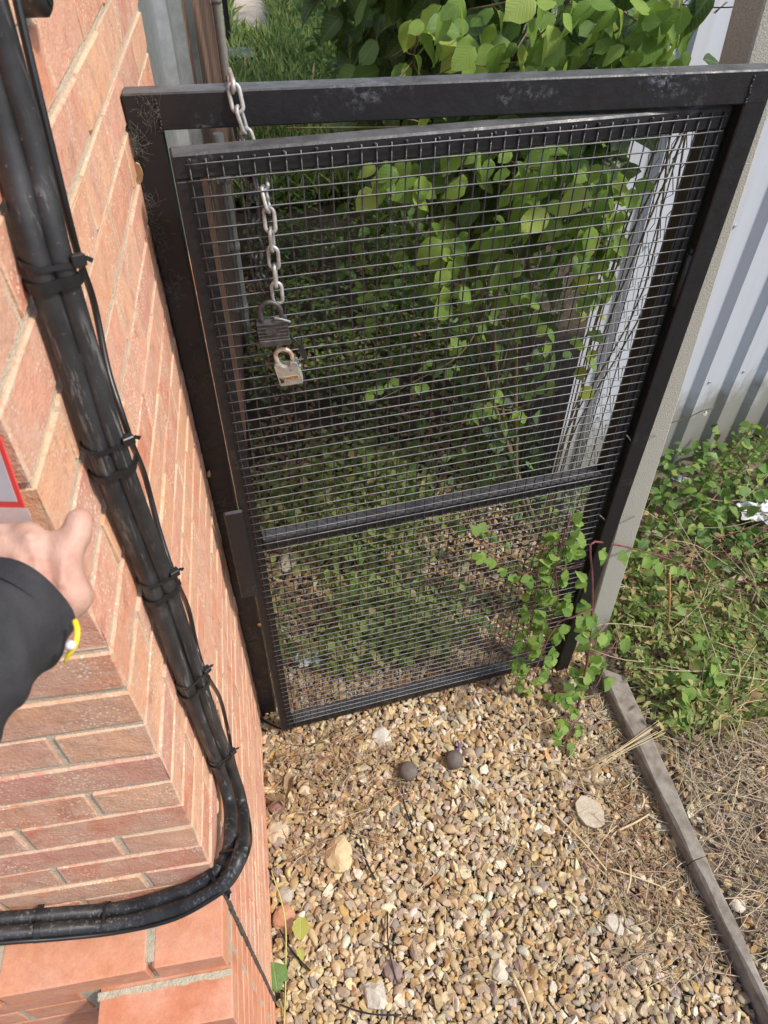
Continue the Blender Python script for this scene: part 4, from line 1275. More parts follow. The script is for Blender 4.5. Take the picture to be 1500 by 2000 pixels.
weeds('leaf_litter', 1500, (1.1, 2.5), (1.0, 2.1), (.01, .15), (.015, .05), NAR+SML, .5, bpy.data.materials['dead_leaf'], 'dry brown weed leaves mixed through the growth on the right', 65, lambda x, y: (y < 2.0+.28*(x-1.02)) & ((x > 1.14) | (y > 1.42)), mess=.8, thr=-.2, cat='dead leaves')
# bramble-like sprays in the shade
spr = empty('bramble_sprays', (.7, 2.1, 0))
tag(spr, 'thin bramble sprays with small bright leaflets behind the mesh centre', 'bramble')
def spray(pts, parent, meshes, size, every=.05, g=gs, thorn=False, stem=m_stem, r=.0018, nl=3):
    P = smooth_path(pts, 40)
    MB().tube(P, np.linspace(r*1.4, r*.6, 40), 6).build('cane', stem, parent)
    d = np.r_[0, np.cumsum(np.linalg.norm(np.diff(P, axis=0), axis=1))]
    pos = []; yd = []; nr = []
    for s_ in np.arange(every*.6, d[-1], every):
        q = np.array([np.interp(s_, d, P[:, c_]) for c_ in range(3)])
        T = P[min(39, np.searchsorted(d, s_)+1)]-q; T /= np.linalg.norm(T)+1e-9
        sdv = np.cross(T, (0, -.5, .8)); sdv /= np.linalg.norm(sdv)
        if g.random() < .5: sdv = -sdv
        pet = q+sdv*size*.5+np.array([0, 0, .1*size])
        for k_, an in enumerate(np.linspace(-1.15, 1.15, nl)):
            dv_ = sdv*math.cos(an)+T*math.sin(an)
            pos.append(pet+g.normal(0, .003, 3)); yd.append(dv_+g.normal(0, .12, 3)+np.array([0, 0, -.15])); nr.append(np.array([.15, -.5, .8])+g.normal(0, .25, 3))
    pos = np.array(pos)
    if len(pos): leaf_objs(meshes, pos, np.array(yd), np.array(nr), g.uniform(.75, 1.25, len(pos))*size, parent)
    if thorn:
        b = MB()
        for s_ in np.arange(.02, d[-1], .014):
            q = np.array([np.interp(s_, d, P[:, c_]) for c_ in range(3)]); e = g.normal(size=3); e /= np.linalg.norm(e)
            b.tube([q, q+e*.006], np.array([.0013, .0002]), 4)
        b.build('thorns', stem, parent)['kind'] = 'stuff'
lm_s = leaf_meshes('small', BRM, m_lit, .60, .35)
for pts, y in ((((960, 590), (900, 690), (800, 750), (720, 790)), 1.62), (((1010, 420), (930, 610), (900, 700)), 1.7), (((1090, 760), (1000, 800), (930, 790), (900, 830)), 1.6),
               (((780, 440), (760, 520), (700, 640), (690, 650)), 2.1), (((1000, 640), (980, 720), (940, 800)), 1.8), (((690, 480), (720, 600), (690, 690)), 2.3), (((900, 1010), (950, 1060), (1040, 1110)), 1.5), (((640, 1000), (700, 1120), (690, 1200)), 1.7)):
    spray([at(px, py, 1, y-.05*i) for i, (px, py) in enumerate(pts)], spr, lm_s, .030, .055)

# ---- bramble climbing the foot of the hinge side, in front of the mesh
brm = empty('bramble', (1.0, 1.22, 0))
tag(brm, 'bramble with reddish thorny canes and bright leaves over the gate foot, right', 'bramble')
lm_b = leaf_meshes('bram', BRM, m_lit, .56, .45)
def onleaf(pts, v=-.04): return [atleaf(px, py, v-.01*i) for i, (px, py) in enumerate(pts)]
spray(onleaf([(1115, 1005), (1098, 1060), (1075, 1150), (1055, 1240), (1030, 1320), (1010, 1370)], -.03), brm, lm_b, .034, .05, thorn=True, stem=m_cane, r=.002)
spray(onleaf([(1140, 1100), (1100, 1110), (1060, 1105), (1020, 1120), (960, 1080), (920, 1040)], -.02), brm, lm_b, .032, .06, thorn=True, stem=m_cane, r=.002)
spray([at(1128, 1385, 2, .01), at(1141, 1320, 1, 1.18), at(1150, 1270, 1, 1.2), at(1157, 1180, 1, 1.22), at(1156, 1110, 1, 1.23), at(1154, 1062, 1, 1.24), at(1190, 1062, 1, 1.30), at(1250, 1075, 1, 1.42), at(1330, 1100, 1, 1.55), at(1400, 1130, 1, 1.6)], brm, lm_b, .045, .11, thorn=True, stem=m_cane, r=.0032)
spray([at(1157, 1190, 1, 1.2), at(1120, 1205, 1, 1.19), at(1090, 1218, 1, 1.19), at(1060, 1270, 1, 1.15), at(1040, 1330, 1, 1.1)], brm, lm_b, .036, .055, thorn=True, stem=m_cane, r=.0022)
spray([at(1140, 1330, 2, .05), at(1110, 1350, 2, .08), at(1075, 1345, 2, .06)], brm, lm_b, .040, .04, thorn=True, stem=m_cane)
spray([at(1135, 1400, 2, .03), at(1110, 1430, 2, .06), at(1100, 1470, 2, .02)], brm, lm_b, .034, .035, stem=m_cane)
spray([at(1180, 1300, 2, .05), at(1170, 1330, 2, .09), at(1150, 1360, 2, .06)], brm, lm_b, .045, .04, stem=m_cane)
spray([at(1180, 1220, 1, 1.25), at(1168, 1240, 1, 1.2), at(1160, 1280, 1, 1.15)], brm, lm_b, .050, .06, stem=m_cane)

spray(onleaf([(1105, 1035), (1085, 1110), (1090, 1170), (1070, 1230), (1062, 1300)], -.05), brm, lm_b, .038, .04, stem=m_cane, r=.0018)
spray(onleaf([(1120, 1060), (1060, 1080), (1045, 1170), (1030, 1260), (1000, 1345)], -.03), brm, lm_b, .032, .042, stem=m_cane, r=.0016)
spray([at(1150, 1290, 2, .06), at(1190, 1270, 2, .12), at(1215, 1230, 2, .14)], brm, lm_b, .045, .045, stem=m_cane)
# ---- rough ground on the right
rw = lambda x, y: (x > 1.14) & (y > .95+.35*np.sin(x*2.1)*.3) & (y < 2.15+.28*(x-1.02))
weeds('weeds', 2100, (1.0, 2.7), (1.10, 2.45), (.01, .24), (.014, .062), SML[:1]+NAR*3+BRM[:1], .60, m_weed, 'mixed low weeds in front of the sheet fence on the right', 71, lambda x, y: (y < 2.0+.28*(x-1.02)) & ((x > 1.14) | (y > 1.42) | ((x > 1.0) & (y > 1.1) & (y < 1.24))), mess=.75, thr=.15)
weeds('weeds', 1000, (1.2, 2.7), (1.55, 2.5), (.02, .24), (.025, .07), BRM, .50, m_leaf, 'broader bramble foliage massed against the sheet fence foot', 73, lambda x, y: (y < 2.03+.28*(x-1.02)) & (y > 1.5+.12*np.sin(x*7)), mess=.6, thr=-.6)
weeds('weeds', 2600, (1.10, 2.4), (.95, 1.8), (.01, .17), (.016, .05), NAR+SML[:1], .76, m_weed, 'small yellowish weeds beside the concrete post foot', 72, lambda x, y: (x-1.35)**2+(y-1.35)**2 < .30)
brr = empty('bramble_patch', (1.7, 1.8, 0))
tag(brr, 'patch of green bramble leaves below the corrugated sheet, right edge', 'bramble')
gr = np.random.default_rng(77)
pr_ = []
while len(pr_) < 300:
    x, y = gr.uniform(1.12, 2.5), gr.uniform(1.35, 2.4)
    if y > 1.98+.28*(x-1.02) or (x < 1.2 and y < 1.5): continue
    pr_.append((x, y, .06+.20*gr.random()*min(1, (y-1.2))))
pr_ = np.array(pr_); n = 300
a = gr.uniform(0, 6.283, n)
leaf_objs(leaf_meshes('patch', BRM, m_lit, .46, .80), pr_, np.c_[np.cos(a), np.sin(a), gr.normal(0, .3, n)], np.c_[gr.normal(.1, .35, n), gr.normal(-.3, .35, n), np.ones(n)], gr.uniform(.035, .065, n), brr)
for k_ in range(12):
    x = gr.uniform(1.2, 2.2); y = gr.uniform(1.4, 1.9)
    spray([(x, y, .02), (x+gr.normal(0, .08), y-.04, .14), (x+gr.normal(0, .2), y-.12, .16), (x+gr.normal(0, .3), y-.22, .06)], brr, lm_b, .04, 9.9, stem=m_cane, g=gr)
spray([at(1300, 1360, 2, .03), at(1360, 1330, 2, .12), at(1380, 1290, 2, .14), at(1395, 1250, 2, .10)], brr, lm_b, .055, .06, g=gr)
spray([at(1350, 1440, 2, .02), at(1365, 1370, 2, .10), at(1375, 1300, 2, .15)], brr, lm_b, .055, .06, g=gr)
# weed spires against the sheet
for (px, py, h, lab) in ((1378, 905, .32, 'shorter seeding weed spire in front of the sheet fence'), (1440, 900, .48, 'taller seeding weed spire leaning in front of the sheet fence')):
    p = at(px, py+20, 1, 2.0)
    p[2] = max(p[2], .02)
    t = empty('weed_spire', (p[0], p[1], 0)); tag(t, lab, 'weed')
    topv = np.array([p[0]+h*.28, p[1]-.02, h+.12])
    Pp = smooth_path([(p[0], p[1], 0), (p[0]+.02, p[1], h*.5), topv], 20)
    MB().tube(Pp, np.linspace(.003, .001, 20), 5).build('stem', m_stem, t)
    nn_ = 170
    q = Pp[gr.integers(5, 20, nn_)]+gr.normal(0, .006, (nn_, 3))
    o = leaf_stuff('foliage', SML, q, gr.normal(0, 1, (nn_, 3))+np.array([0, 0, .6]), gr.normal(0, 1, (nn_, 3)), gr.uniform(.008, .024, nn_), gr.uniform(.5, .9, nn_), m_weed, t, 5); o['kind'] = 'stuff'

# dry stems standing through the weeds on the right
gx = np.random.default_rng(131)
ds = empty('dry_weed_stems', (1.6, 1.5, 0))
tag(ds, 'thin pale dry stems criss-crossing the weeds right of the post', 'dry stems')
m_drys = basic('pale_dry_stem', (.36, .27, .17), (.50, .40, .27), 30, .8, bs=0)
for k_ in range(120):
    x, y = gx.uniform(1.15, 2.3), gx.uniform(1.05, 2.0); a_ = gx.uniform(0, 6.28); l_ = gx.uniform(.12, .42)
    p_ = np.array([x, y, gx.uniform(.02, .14)]); e_ = p_+np.array([math.cos(a_)*l_, math.sin(a_)*l_, gx.uniform(-.04, .16)]); e_[2] = max(.01, e_[2])
    if e_[1] > 2.0+.28*(e_[0]-1.02): continue
    MB().tube(smooth_path([p_, (p_+e_)/2+gx.normal(0, .02, 3), e_], 8), np.linspace(.0022, .0009, 8), 5).build('stem', m_drys, ds)
# straw and dry stalks
def straw(name, n, cond, xr, yr, lr, z, label, seed, r=(.0006, .0016), tintbase=(.47, .37, .25), cat='straw', bias=None):
    g = np.random.default_rng(seed)
    p = np.c_[g.uniform(*xr, n*3), g.uniform(*yr, n*3)]
    p = p[cond(p[:, 0], p[:, 1], g)][:n]; n = len(p)
    ang = g.uniform(0, 6.283, n) if bias is None else g.normal(bias, .6, n)
    ln = g.uniform(*lr, n); zz_ = z[0]+(z[1]-z[0])*g.random(n)
    VV = np.zeros((n, 4, 4, 3)); K = 4
    curv = g.normal(0, .22, n); tilt = g.normal(0, .10, n); rad = g.uniform(*r, n)
    for k_ in range(K):
        t_ = k_/(K-1)-.5
        a2 = ang+curv*t_
        c = np.c_[p[:, 0]+np.cos(a2)*ln*t_, p[:, 1]+np.sin(a2)*ln*t_, zz_+tilt*ln*t_+.01*np.cos(t_*3)*ln*6*.1]
        sx = np.c_[-np.sin(a2), np.cos(a2), np.zeros(n)]
        for j in range(4):
            an = j*math.pi/2
            VV[:, k_, j] = c+sx*(math.cos(an)*rad)[:, None]+np.array([0, 0, 1])*(math.sin(an)*rad)[:, None]
    F = []
    for k_ in range(K-1):
        for j in range(4):
            F.append((k_*4+j, k_*4+(j+1) % 4, k_*4+4+(j+1) % 4, k_*4+4+j))
    F = np.array(F)
    FF = (F[None]+(np.arange(n)*16)[:, None, None]).reshape(-1, 4)
    T = np.repeat(np.clip(np.array(tintbase)*g.uniform(.45, 1.35, (n, 1))*g.normal(1, .06, (n, 3)), .03, .85), 16, 0)
    return tag(obj(name, fastmesh(name, VV.reshape(-1, 3), FF, T, True), m_straw), label, cat, kind='stuff')
straw('straw', 7000, lambda x, y, g: (x > 1.12) & (y < 1.75), (1.1, 2.4), (-.1, 1.75), (.03, .19), (.004, .024), 'dry straw and stalks littering the ground right of the edging', 81)
straw('straw', 900, lambda x, y, g: (x < 1.03) & (g.random(len(x)) < np.clip((x-.55)*1.6, .03, 1)), (.1, 1.03), (.3, 1.2), (.03, .11), (.012, .024), 'thin dry stalks on the gravel near the edging', 82)
straw('straw', 420, lambda x, y, g: (x > WX+.01) & ((x-.0)**2+(y-.98)**2*1.5 < .06+.03*g.random(len(x))), (-.19, .35), (.6, 1.25), (.02, .08), (.012, .026), 'tuft of dry stalks on the gravel left of the balls', 83, tintbase=(.42, .29, .18))
straw('straw', 190, lambda x, y, g: ((x-.93)**2*2+(y-.62)**2 < .03+.03*g.random(len(x))), (.6, 1.03), (.3, .95), (.03, .12), (.010, .024), 'brown matted stalks beside the edging', 84, tintbase=(.34, .21, .12), bias=2.4)
straw('straw', 500, lambda x, y, g: (y > 1.24) & (y < 1.5), (-.1, .9), (1.24, 1.5), (.02, .07), (.010, .03), 'dry red-brown debris along the gate bottom', 85, tintbase=(.30, .17, .12))
# longer dry grass stalks
gd = np.random.default_rng(91)
m_dry = basic('dry_stalk', (.52, .40, .20), (.62, .50, .30), 30, .7, bs=0)
dg_ = empty('dry_grass_tuft', tuple(at(1400, 1400, 2, 0)))
tag(dg_, 'tall bleached dry grass stalks bending over the straw on the right', 'dry grass')
for k_ in range(26):
    b0 = at(1395+gd.normal(0, 25), 1420+gd.normal(0, 30), 2, 0.0); a = gd.uniform(-2.4, 1.2); ln = gd.uniform(.18, .38)
    e = b0+np.array([math.cos(a)*ln*.6, math.sin(a)*ln*.6, ln*.35]); m_ = b0+np.array([math.cos(a)*ln*.25, math.sin(a)*ln*.25, ln*.42])
    MB().tube(smooth_path([b0, m_, e], 10), np.linspace(.0016, .0008, 10), 5).build('stalk', m_dry, dg_)
for (p0, p1, p2, lab) in (((1260, 1440), (1200, 1475), (1145, 1510), 'sheaf of bleached stalks lying across the edging'),):
    t = empty('stalk_bundle', tuple(at(*p1, 2, .06))); tag(t, lab, 'dry grass')
    for k_ in range(10):
        j = gd.normal(0, 8, 2)
        P = [at(p0[0]+j[0]+30, p0[1]+j[1]-18, 2, .07), at(p1[0]+j[0]*.4, p1[1]+j[1]*.4, 2, .065), at(p2[0]+j[0], p2[1]+j[1], 2, .02)]
        MB().tube(smooth_path(P, 10), .0010, 5).build('stalk', m_dry, t)
P = [at(1407, 1080, 1, 1.5)]
st = at(1308, 1120, 1, 1.36); sb = at(1303, 1245, 1, 1.36)
tag(MB().tube(smooth_path([sb, (st+sb)/2+np.array([.004, 0, 0]), st], 10), .0035, 7).build('dead_weed', basic('orange_stem', (.50, .27, .10), (.58, .34, .15), 40, .6, bs=.3)), 'upright orange dead stem among the weeds by the post', 'stem')
# twigs on the gravel
for (a, b_, r, lab) in (((1078, 1583), (1185, 1700), .0035, 'long pale twig left of the flat buff stone'), ((1188, 1695), (1300, 1735), .003, 'twig continuing towards the edging'), ((1207, 1622), (1268, 1590), .004, 'short white twig right of the flat stone'),
                        ((1230, 1690), (1224, 1745), .004, 'short pale stick beside the edging'), ((610, 1455), (760, 1375), .002, 'thin reddish twig near the gate bottom'), ((690, 1600), (790, 1510), .0018, 'thin curved twig left of the left ball'), ((1000, 1900), (1040, 1998), .005, 'pale split stick at the bottom of the gravel'), ((1255, 1550), (1252, 1580), .004, 'brown stick stub against the edging')):
    tag(MB().tube(smooth_path([at(*a, 2, .02), at((a[0]+b_[0])/2+4, (a[1]+b_[1])/2, 2, .026), at(*b_, 2, .02)], 10), np.linspace(r, r*.7, 10), 6).build('twig', m_dry if r > .0025 else m_stem), lab, 'twig')
# yellow stalk and leaf by the wall
yl = empty('yellow_stalk', tuple(at(555, 1990, 2, 0)))
tag(yl, 'slender yellow green stalk with withered leaf and a green leaf by the wall foot', 'plant')
MB().tube(smooth_path([at(555, 2010, 2, .01), at(558, 1900, 2, .06), at(556, 1790, 2, .10), at(530, 1700, 2, .12)], 20), .002, 6).build('stem', basic('yellow_stem', (.45, .40, .10), (.52, .46, .16), 30, .5, bs=0), yl)
leaf_objs(leaf_meshes('yel', BRM, m_leaf, .92, .0), np.array([at(588, 1790, 2, .055), at(583, 1850, 2, .04)]), np.array([[-.1, -.9, -.05], [.3, -.9, -.1]]), np.array([[.1, -.1, 1], [.2, -.1, 1]]), np.array([.06, .035]), yl)
leaf_objs(leaf_meshes('grn', BRM, m_leaf, .55, .0), np.array([at(534, 1878, 2, .075), at(536, 1885, 2, .07), at(540, 1885, 2, .065)]), np.array([[.1, -.95, -.05], [.55, -.7, -.1], [-.05, -.8, -.15]]), np.array([[.1, -.1, 1], [.1, -.2, 1], [.3, 0, 1]]), np.array([.07, .05, .06]), yl)

# planks, litter
m_plank = basic('grey_wood', (.36, .29, .20), (.50, .42, .32), 40, .9, bs=.6, bscale=120)
for (a, b_, w_, lab) in (((1390, 1155), (1478, 1112), .03, 'weathered plank piece lying among the straw on the right'), ((1460, 925), (1560, 915), .045, 'greyish timber end at the right edge below the sheet')):
    A_, B_ = at(*a, 2, .04), at(*b_, 2, .06); d = B_-A_; x = d/np.linalg.norm(d); z = np.array([0, 0, 1.])-x*x[2]; z /= np.linalg.norm(z); y = np.cross(z, x)
    tag(MB().box((0, -w_/2, -.008), (np.linalg.norm(d), w_/2, .008), frame_m(A_, x, y, z), .002).build('plank', m_plank), lab, 'plank')
m_white = basic('white_plastic', (.52, .52, .52), (.66, .66, .67), 25, .4, bs=.5, bscale=90)
def crumple(name, px, py, z, sx, sy, seed, label):
    g = np.random.default_rng(seed); n = 26
    p = at(px, py, 2, z); V = []
    K = [(g.uniform(0, 6.28), g.uniform(5, 15), g.uniform(0, 6.28), g.uniform(.4, 1)) for _ in range(7)]
    for j in range(n):
        for i in range(n):
            u, v = i/(n-1)-.5, j/(n-1)-.5
            h_ = sum(w_*abs(math.sin((u*math.cos(a_)+v*math.sin(a_))*f_+q_)) for a_, f_, q_, w_ in K)/4
            e_ = 1+.18*math.sin(math.atan2(v, u)*5+seed)+.08*math.sin(math.atan2(v, u)*11)
            rr_ = max(abs(u), abs(v)); cr = math.hypot(u, v)+1e-6; k2_ = rr_/cr*.9+.1
            V.append(p+np.array([u*sx*e_*k2_, v*sy*e_*k2_, (h_-.5)*.055*(.25+(.5-rr_)*1.6)]))
    F = [(j*n+i, j*n+i+1, (j+1)*n+i+1, (j+1)*n+i) for j in range(n-1) for i in range(n-1)]
    o = MB().add(V, F, False).build(name, m_white)
    md = o.modifiers.new('thick', 'SOLIDIFY'); md.thickness = .0012
    return tag(o, label, 'litter')
crumple('plastic_litter', 1488, 1000, .14, .19, .13, 3, 'crumpled white plastic sheet among the brambles at the right edge')
crumple('plastic_litter', 600, 1285, .03, .10, .07, 5, 'crumpled white plastic just behind the gate bottom left')
crumple('plastic_litter', 1328, 938, .06, .07, .05, 8, 'small pale plastic scrap under the sheet fence foot')
# snail on a twig in front of the sheet
tw = [at(1310, 826, 1, 1.75), at(1345, 815, 1, 1.74), at(1370, 803, 1, 1.73), at(1395, 797, 1, 1.72)]
tag(MB().tube(smooth_path(tw, 10), .0016, 6).build('bare_twig', m_stem), 'thin twig sticking out right of the concrete post', 'twig')
sp_ = at(1375, 809, 1, 1.715); P = []; rr_ = []
for t_ in np.linspace(0, 4.5*math.pi, 46):
    q = .0016*math.exp(.105*t_)*1.15
    P.append(sp_+np.array([math.cos(t_)*q, -.004*(1-t_/14), math.sin(t_)*q])); rr_.append(q*.5)
tag(MB().tube(P, rr_, 8).build('snail_shell', basic('snail_shell_mat', (.50, .44, .34), (.66, .62, .54), 60, .4, bs=0)), 'small striped snail shell on the twig by the sheet fence', 'snail')
# black box and hedges far behind
bx = at(462, 122, 2, .12)
bb = empty('black_crate', (bx[0], bx[1], 0)); tag(bb, 'black plastic box lying by the path far behind the gate', 'box')
MB().box((bx[0]-.16, bx[1]-.2, 0), (bx[0]+.18, bx[1]+.2, .20), bev=.01).build('body', m_tie, bb)
MB().box((bx[0]-.17, bx[1]-.21, .202), (bx[0]+.19, bx[1]+.21, .222), bev=.006).build('lid', basic('dusty_lid', (.10, .10, .11), (.2, .2, .21), 9, .5, bs=0), bb)
MB().box((-.19, 10.0, .0), (-.13, 10.05, 1.9), bev=.004).build('dark_post', m_tie)
tag(bpy.data.objects['dark_post'], 'dark upright post at the far end of the brown wall', 'post')
def hedge(name, n, boxes, size, val, label, seed, cat='hedge', shapes=SML):
    g = np.random.default_rng(seed); P = []
    wts = np.array([(b[1]-b[0])*(b[3]-b[2])*(b[5]-b[4]) for b in boxes]); wts /= wts.sum()
    for b, wt in zip(boxes, wts):
        m = int(n*wt); c = np.array([(b[0]+b[1])/2, (b[2]+b[3])/2, (b[4]+b[5])/2]); h = np.array([(b[1]-b[0])/2, (b[3]-b[2])/2, (b[5]-b[4])/2])
        d = g.normal(size=(m, 3)); d /= np.linalg.norm(d, axis=1)[:, None]
        rr = g.uniform(.55, 1.08, (m, 1))*(1+.18*np.sin(d[:, :1]*7+seed)*np.cos(d[:, 2:]*6))
        P.append(np.c_[c+np.sign(d)*np.abs(d)**.7*h*rr, d])
    P = np.concatenate(P); P = P[P[:, 2] > .02]; n = len(P); D = P[:, 3:]
    yd = D*.5+g.normal(0, .6, (n, 3))+np.array([0, 0, -.2]); nr = D*.5+np.array([.2, -.2, .7])+g.normal(0, .45, (n, 3))
    o = leaf_stuff(name, shapes, P[:, :3], yd, nr, g.uniform(*size, n), np.clip(g.normal(val, .15, n), 0, 1), m_leaf, None, seed)
    return tag(o, label, cat, kind='stuff')
hedge('hedge', 19000, [(.5, 3.1, 3.6, 5.4, 2.5, 4.1), (.2, 3.0, 5.0, 8.0, 2.7, 4.5), (.35, 1.5, 3.0, 4.2, -.2, 2.2), (.75, 1.7, 3.6, 5.8, -.2, 2.3), (.6, 1.5, 5.2, 8.0, -.2, 1.9), (1.0, 2.0, 3.2, 4.6, .8, 3.2)], (.05, .085), .22, 'dark small leaved hedge along the right of the path, with unseen shading canopy above', 101)  # first two boxes: unseen overhead canopy added to shade the path
hedge('hedge', 6000, [(.9, 2.6, 7.5, 12.5, -.2, 2.4), (.55, 1.3, 8.0, 12, -.2, .9)], (.06, .10), .50, 'lighter green hedge farther along the path', 102)
hedge('hedge', 5000, [(-1.2, 3.5, 14.5, 17, -.2, 3.2), (-4, -.6, 12, 16, -.2, 3)], (.10, .16), .45, 'green thicket closing the far end of the path', 103)
# grasses along the path
def grass(name, n, xr, yr, h, val, label, seed, cond=None):
    g = np.random.default_rng(seed); p = np.c_[g.uniform(*xr, n), g.uniform(*yr, n), np.zeros(n)]
    if cond is not None: p = p[cond(p[:, 0], p[:, 1])]
    n = len(p); yd = np.c_[g.normal(0, .35, n), g.normal(0, .35, n), np.ones(n)]; nr = np.c_[g.normal(0, 1, n), g.normal(-.6, .6, n), np.full(n, .2)]
    bl_ = [(v*np.array([.35, 1, 1.3]), f, t) for v, f, t in NAR]
    o = leaf_stuff(name, bl_, p, yd, nr, g.uniform(h[0], h[1], n), np.clip(g.normal(val, .15, n), 0, 1), m_weed, None, seed)
    return tag(o, label, 'grass', kind='stuff')
grass('grass', 9000, (-.2, 1.1), (5.5, 13.5), (.12, .34), .62, 'long pale grass on both sides of the far path', 111, lambda x, y: ~((y > 10.6) & (x > -.12) & (x < .42)))
grass('grass', 500, (1.2, 2.4), (.9, 1.6), (.06, .16), .70, 'thin grass blades in the straw on the right', 112)

# big curled dead leaves by the wall foot
dl = empty('dead_leaf_pile', tuple(at(545, 1500, 2, 0)))
tag(dl, 'large curled brown dead leaves heaped between the wall and the gate foot', 'dead leaves')
m_dead = leaf_mat('curled_dead_leaf', [(0, (.26, .17, .10)), (.5, (.40, .28, .17)), (1, (.33, .21, .12))], .8, .1)
CUR = [leaf_shape(.30, 1.0, .55, .45, .12, 9, .05, s_+60) for s_ in range(3)]
gq = np.random.default_rng(66); n = 8
pq = np.array([at(gq.uniform(528, 590), gq.uniform(1430, 1590), 2, .03) for _ in range(n)]); a = gq.uniform(0, 6.28, n)
leaf_objs(leaf_meshes('curl', CUR, m_dead, .5, .9), pq, np.c_[np.cos(a), np.sin(a), gq.normal(.1, .3, n)], np.c_[gq.normal(0, .6, n), gq.normal(0, .6, n), np.ones(n)], gq.uniform(.03, .07, n), dl)

# ================================================================ hand, sleeve and card
m_skin, nt, b = newmat('skin')
co = coords(nt, 'Object')
c = ramp(nt, noise(nt, co, 28, 4, .6), [(.35, (.44, .225, .165)), (.5, (.51, .305, .23)), (.68, (.57, .37, .285))])
nt.links.new(c, b.inputs['Base Color']); b.inputs['Roughness'].default_value = .5; b.inputs['Specular IOR Level'].default_value = .35
b.inputs['Subsurface Weight'].default_value = .12; b.inputs['Subsurface Radius'].default_value = (.010, .004, .002)
mp = nd(nt, 'Mapping'); mp.inputs['Rotation'].default_value = (R(40), 0, R(25)); mp.inputs['Scale'].default_value = (420, 150, 260); nt.links.new(co, mp.inputs['Vector'])
bump(nt, b, math_(nt, 'ADD', noise(nt, mp.outputs[0], 1.0, 4, .7), math_(nt, 'MULTIPLY', noise(nt, co, 70, 3), 1.4)), .45, .0014)
pe = empty('person', tuple(dep(-160, 1480, .40)))
tag(pe, 'left hand and dark jacket sleeve reaching in from the left edge holding a card', 'person')
IV3, IF3 = ico(2)
hand = MB()
def chain_s(nodes, flat=1.0):
    pts = [dep(px, py, t) for px, py, t, r in nodes]; rs = [n_[3] for n_ in nodes]
    for i in range(len(pts)-1):
        L_ = np.linalg.norm(pts[i+1]-pts[i]); n_ = max(2, int(L_/.003))
        for t_ in np.linspace(0, 1, n_):
            hand.add(IV3*(rs[i]+(rs[i+1]-rs[i])*t_)+pts[i]+(pts[i+1]-pts[i])*t_, IF3.tolist(), True)
# forearm, wrist
chain_s([(-200, 1420, .455, .036), (-60, 1270, .475, .031), (30, 1190, .492, .0265), (62, 1160, .497, .0245)])
chain_s([(-20, 1230, .485, .026), (60, 1200, .492, .0225), (95, 1185, .495, .021)])
# metacarpals to the knuckles, then fingers curling round the card, off to the left
for nodes in ([(75, 1165, .497, .021), (68, 1100, .500, .0185), (56, 1054, .500, .0130), (-10, 1052, .522, .0100), (-50, 1050, .545, .0090), (-45, 1030, .565, .0080)],
              [(55, 1160, .497, .022), (30, 1100, .499, .0195), (2, 1058, .503, .0135), (-75, 1055, .520, .0105), (-115, 1045, .545, .0092), (-100, 1020, .566, .0082)],
              [(40, 1165, .497, .022), (0, 1115, .499, .0190), (-40, 1080, .503, .0130), (-110, 1075, .518, .0100), (-150, 1060, .542, .0090), (-135, 1035, .562, .0080)],
              [(25, 1175, .496, .021), (-25, 1140, .498, .0175), (-75, 1112, .503, .0115), (-135, 1105, .517, .0088), (-168, 1092, .538, .0080), (-150, 1070, .556, .0072)]):
    chain_s(nodes)
# thumb leaving the side of the palm
chain_s([(80, 1182, .496, .021), (112, 1176, .497, .0185), (137, 1164, .497, .0158), (120, 1130, .498, .0155), (122, 1092, .500, .0132), (134, 1066, .503, .0120), (148, 1046, .506, .0110), (155, 1018, .509, .0098)])
chain_s([(96, 1110, .501, .0150), (108, 1092, .502, .0130), (112, 1115, .501, .0150)])
chain_s([(62, 1064, .502, .0125), (98, 1066, .503, .0100), (128, 1060, .504, .0110)])
chain_s([(70, 1090, .500, .016), (100, 1090, .501, .0135)])
for nodes in ([(84, 1150, .4800, .0036), (72, 1105, .4825, .0034), (60, 1064, .4885, .0030)], [(62, 1140, .4775, .0036), (34, 1092, .4805, .0034), (8, 1062, .4885, .0030)], [(40, 1140, .4765, .0036), (4, 1104, .4810, .0034)],
              [(56, 1054, .4905, .0062), (58, 1052, .4900, .0060)], [(4, 1058, .4925, .0062), (6, 1057, .4920, .0060)], [(122, 1140, .4845, .0045), (122, 1100, .4885, .004)]):
    chain_s(nodes)
ho = hand.build('hand', m_skin, pe, True)
md = ho.modifiers.new('skin', 'REMESH'); md.mode = 'VOXEL'; md.voxel_size = .0022; md.use_smooth_shade = True
md = ho.modifiers.new('soft', 'SMOOTH'); md.factor = .5; md.iterations = 5
nl = MB()
nb = dep(164, 1007, .5025)
# thumb nail on the far side of the tip edge
nx_ = dep(172, 1010, .503)-dep(160, 1012, .503); nx_ /= np.linalg.norm(nx_); ny_ = dep(167, 995, .503)-dep(160, 1015, .503); ny_ -= nx_*(ny_@nx_); ny_ /= np.linalg.norm(ny_)
nail = [(.0058*math.cos(t_), .0075*math.sin(t_)) for t_ in np.linspace(0, 2*math.pi, 16, endpoint=False)]
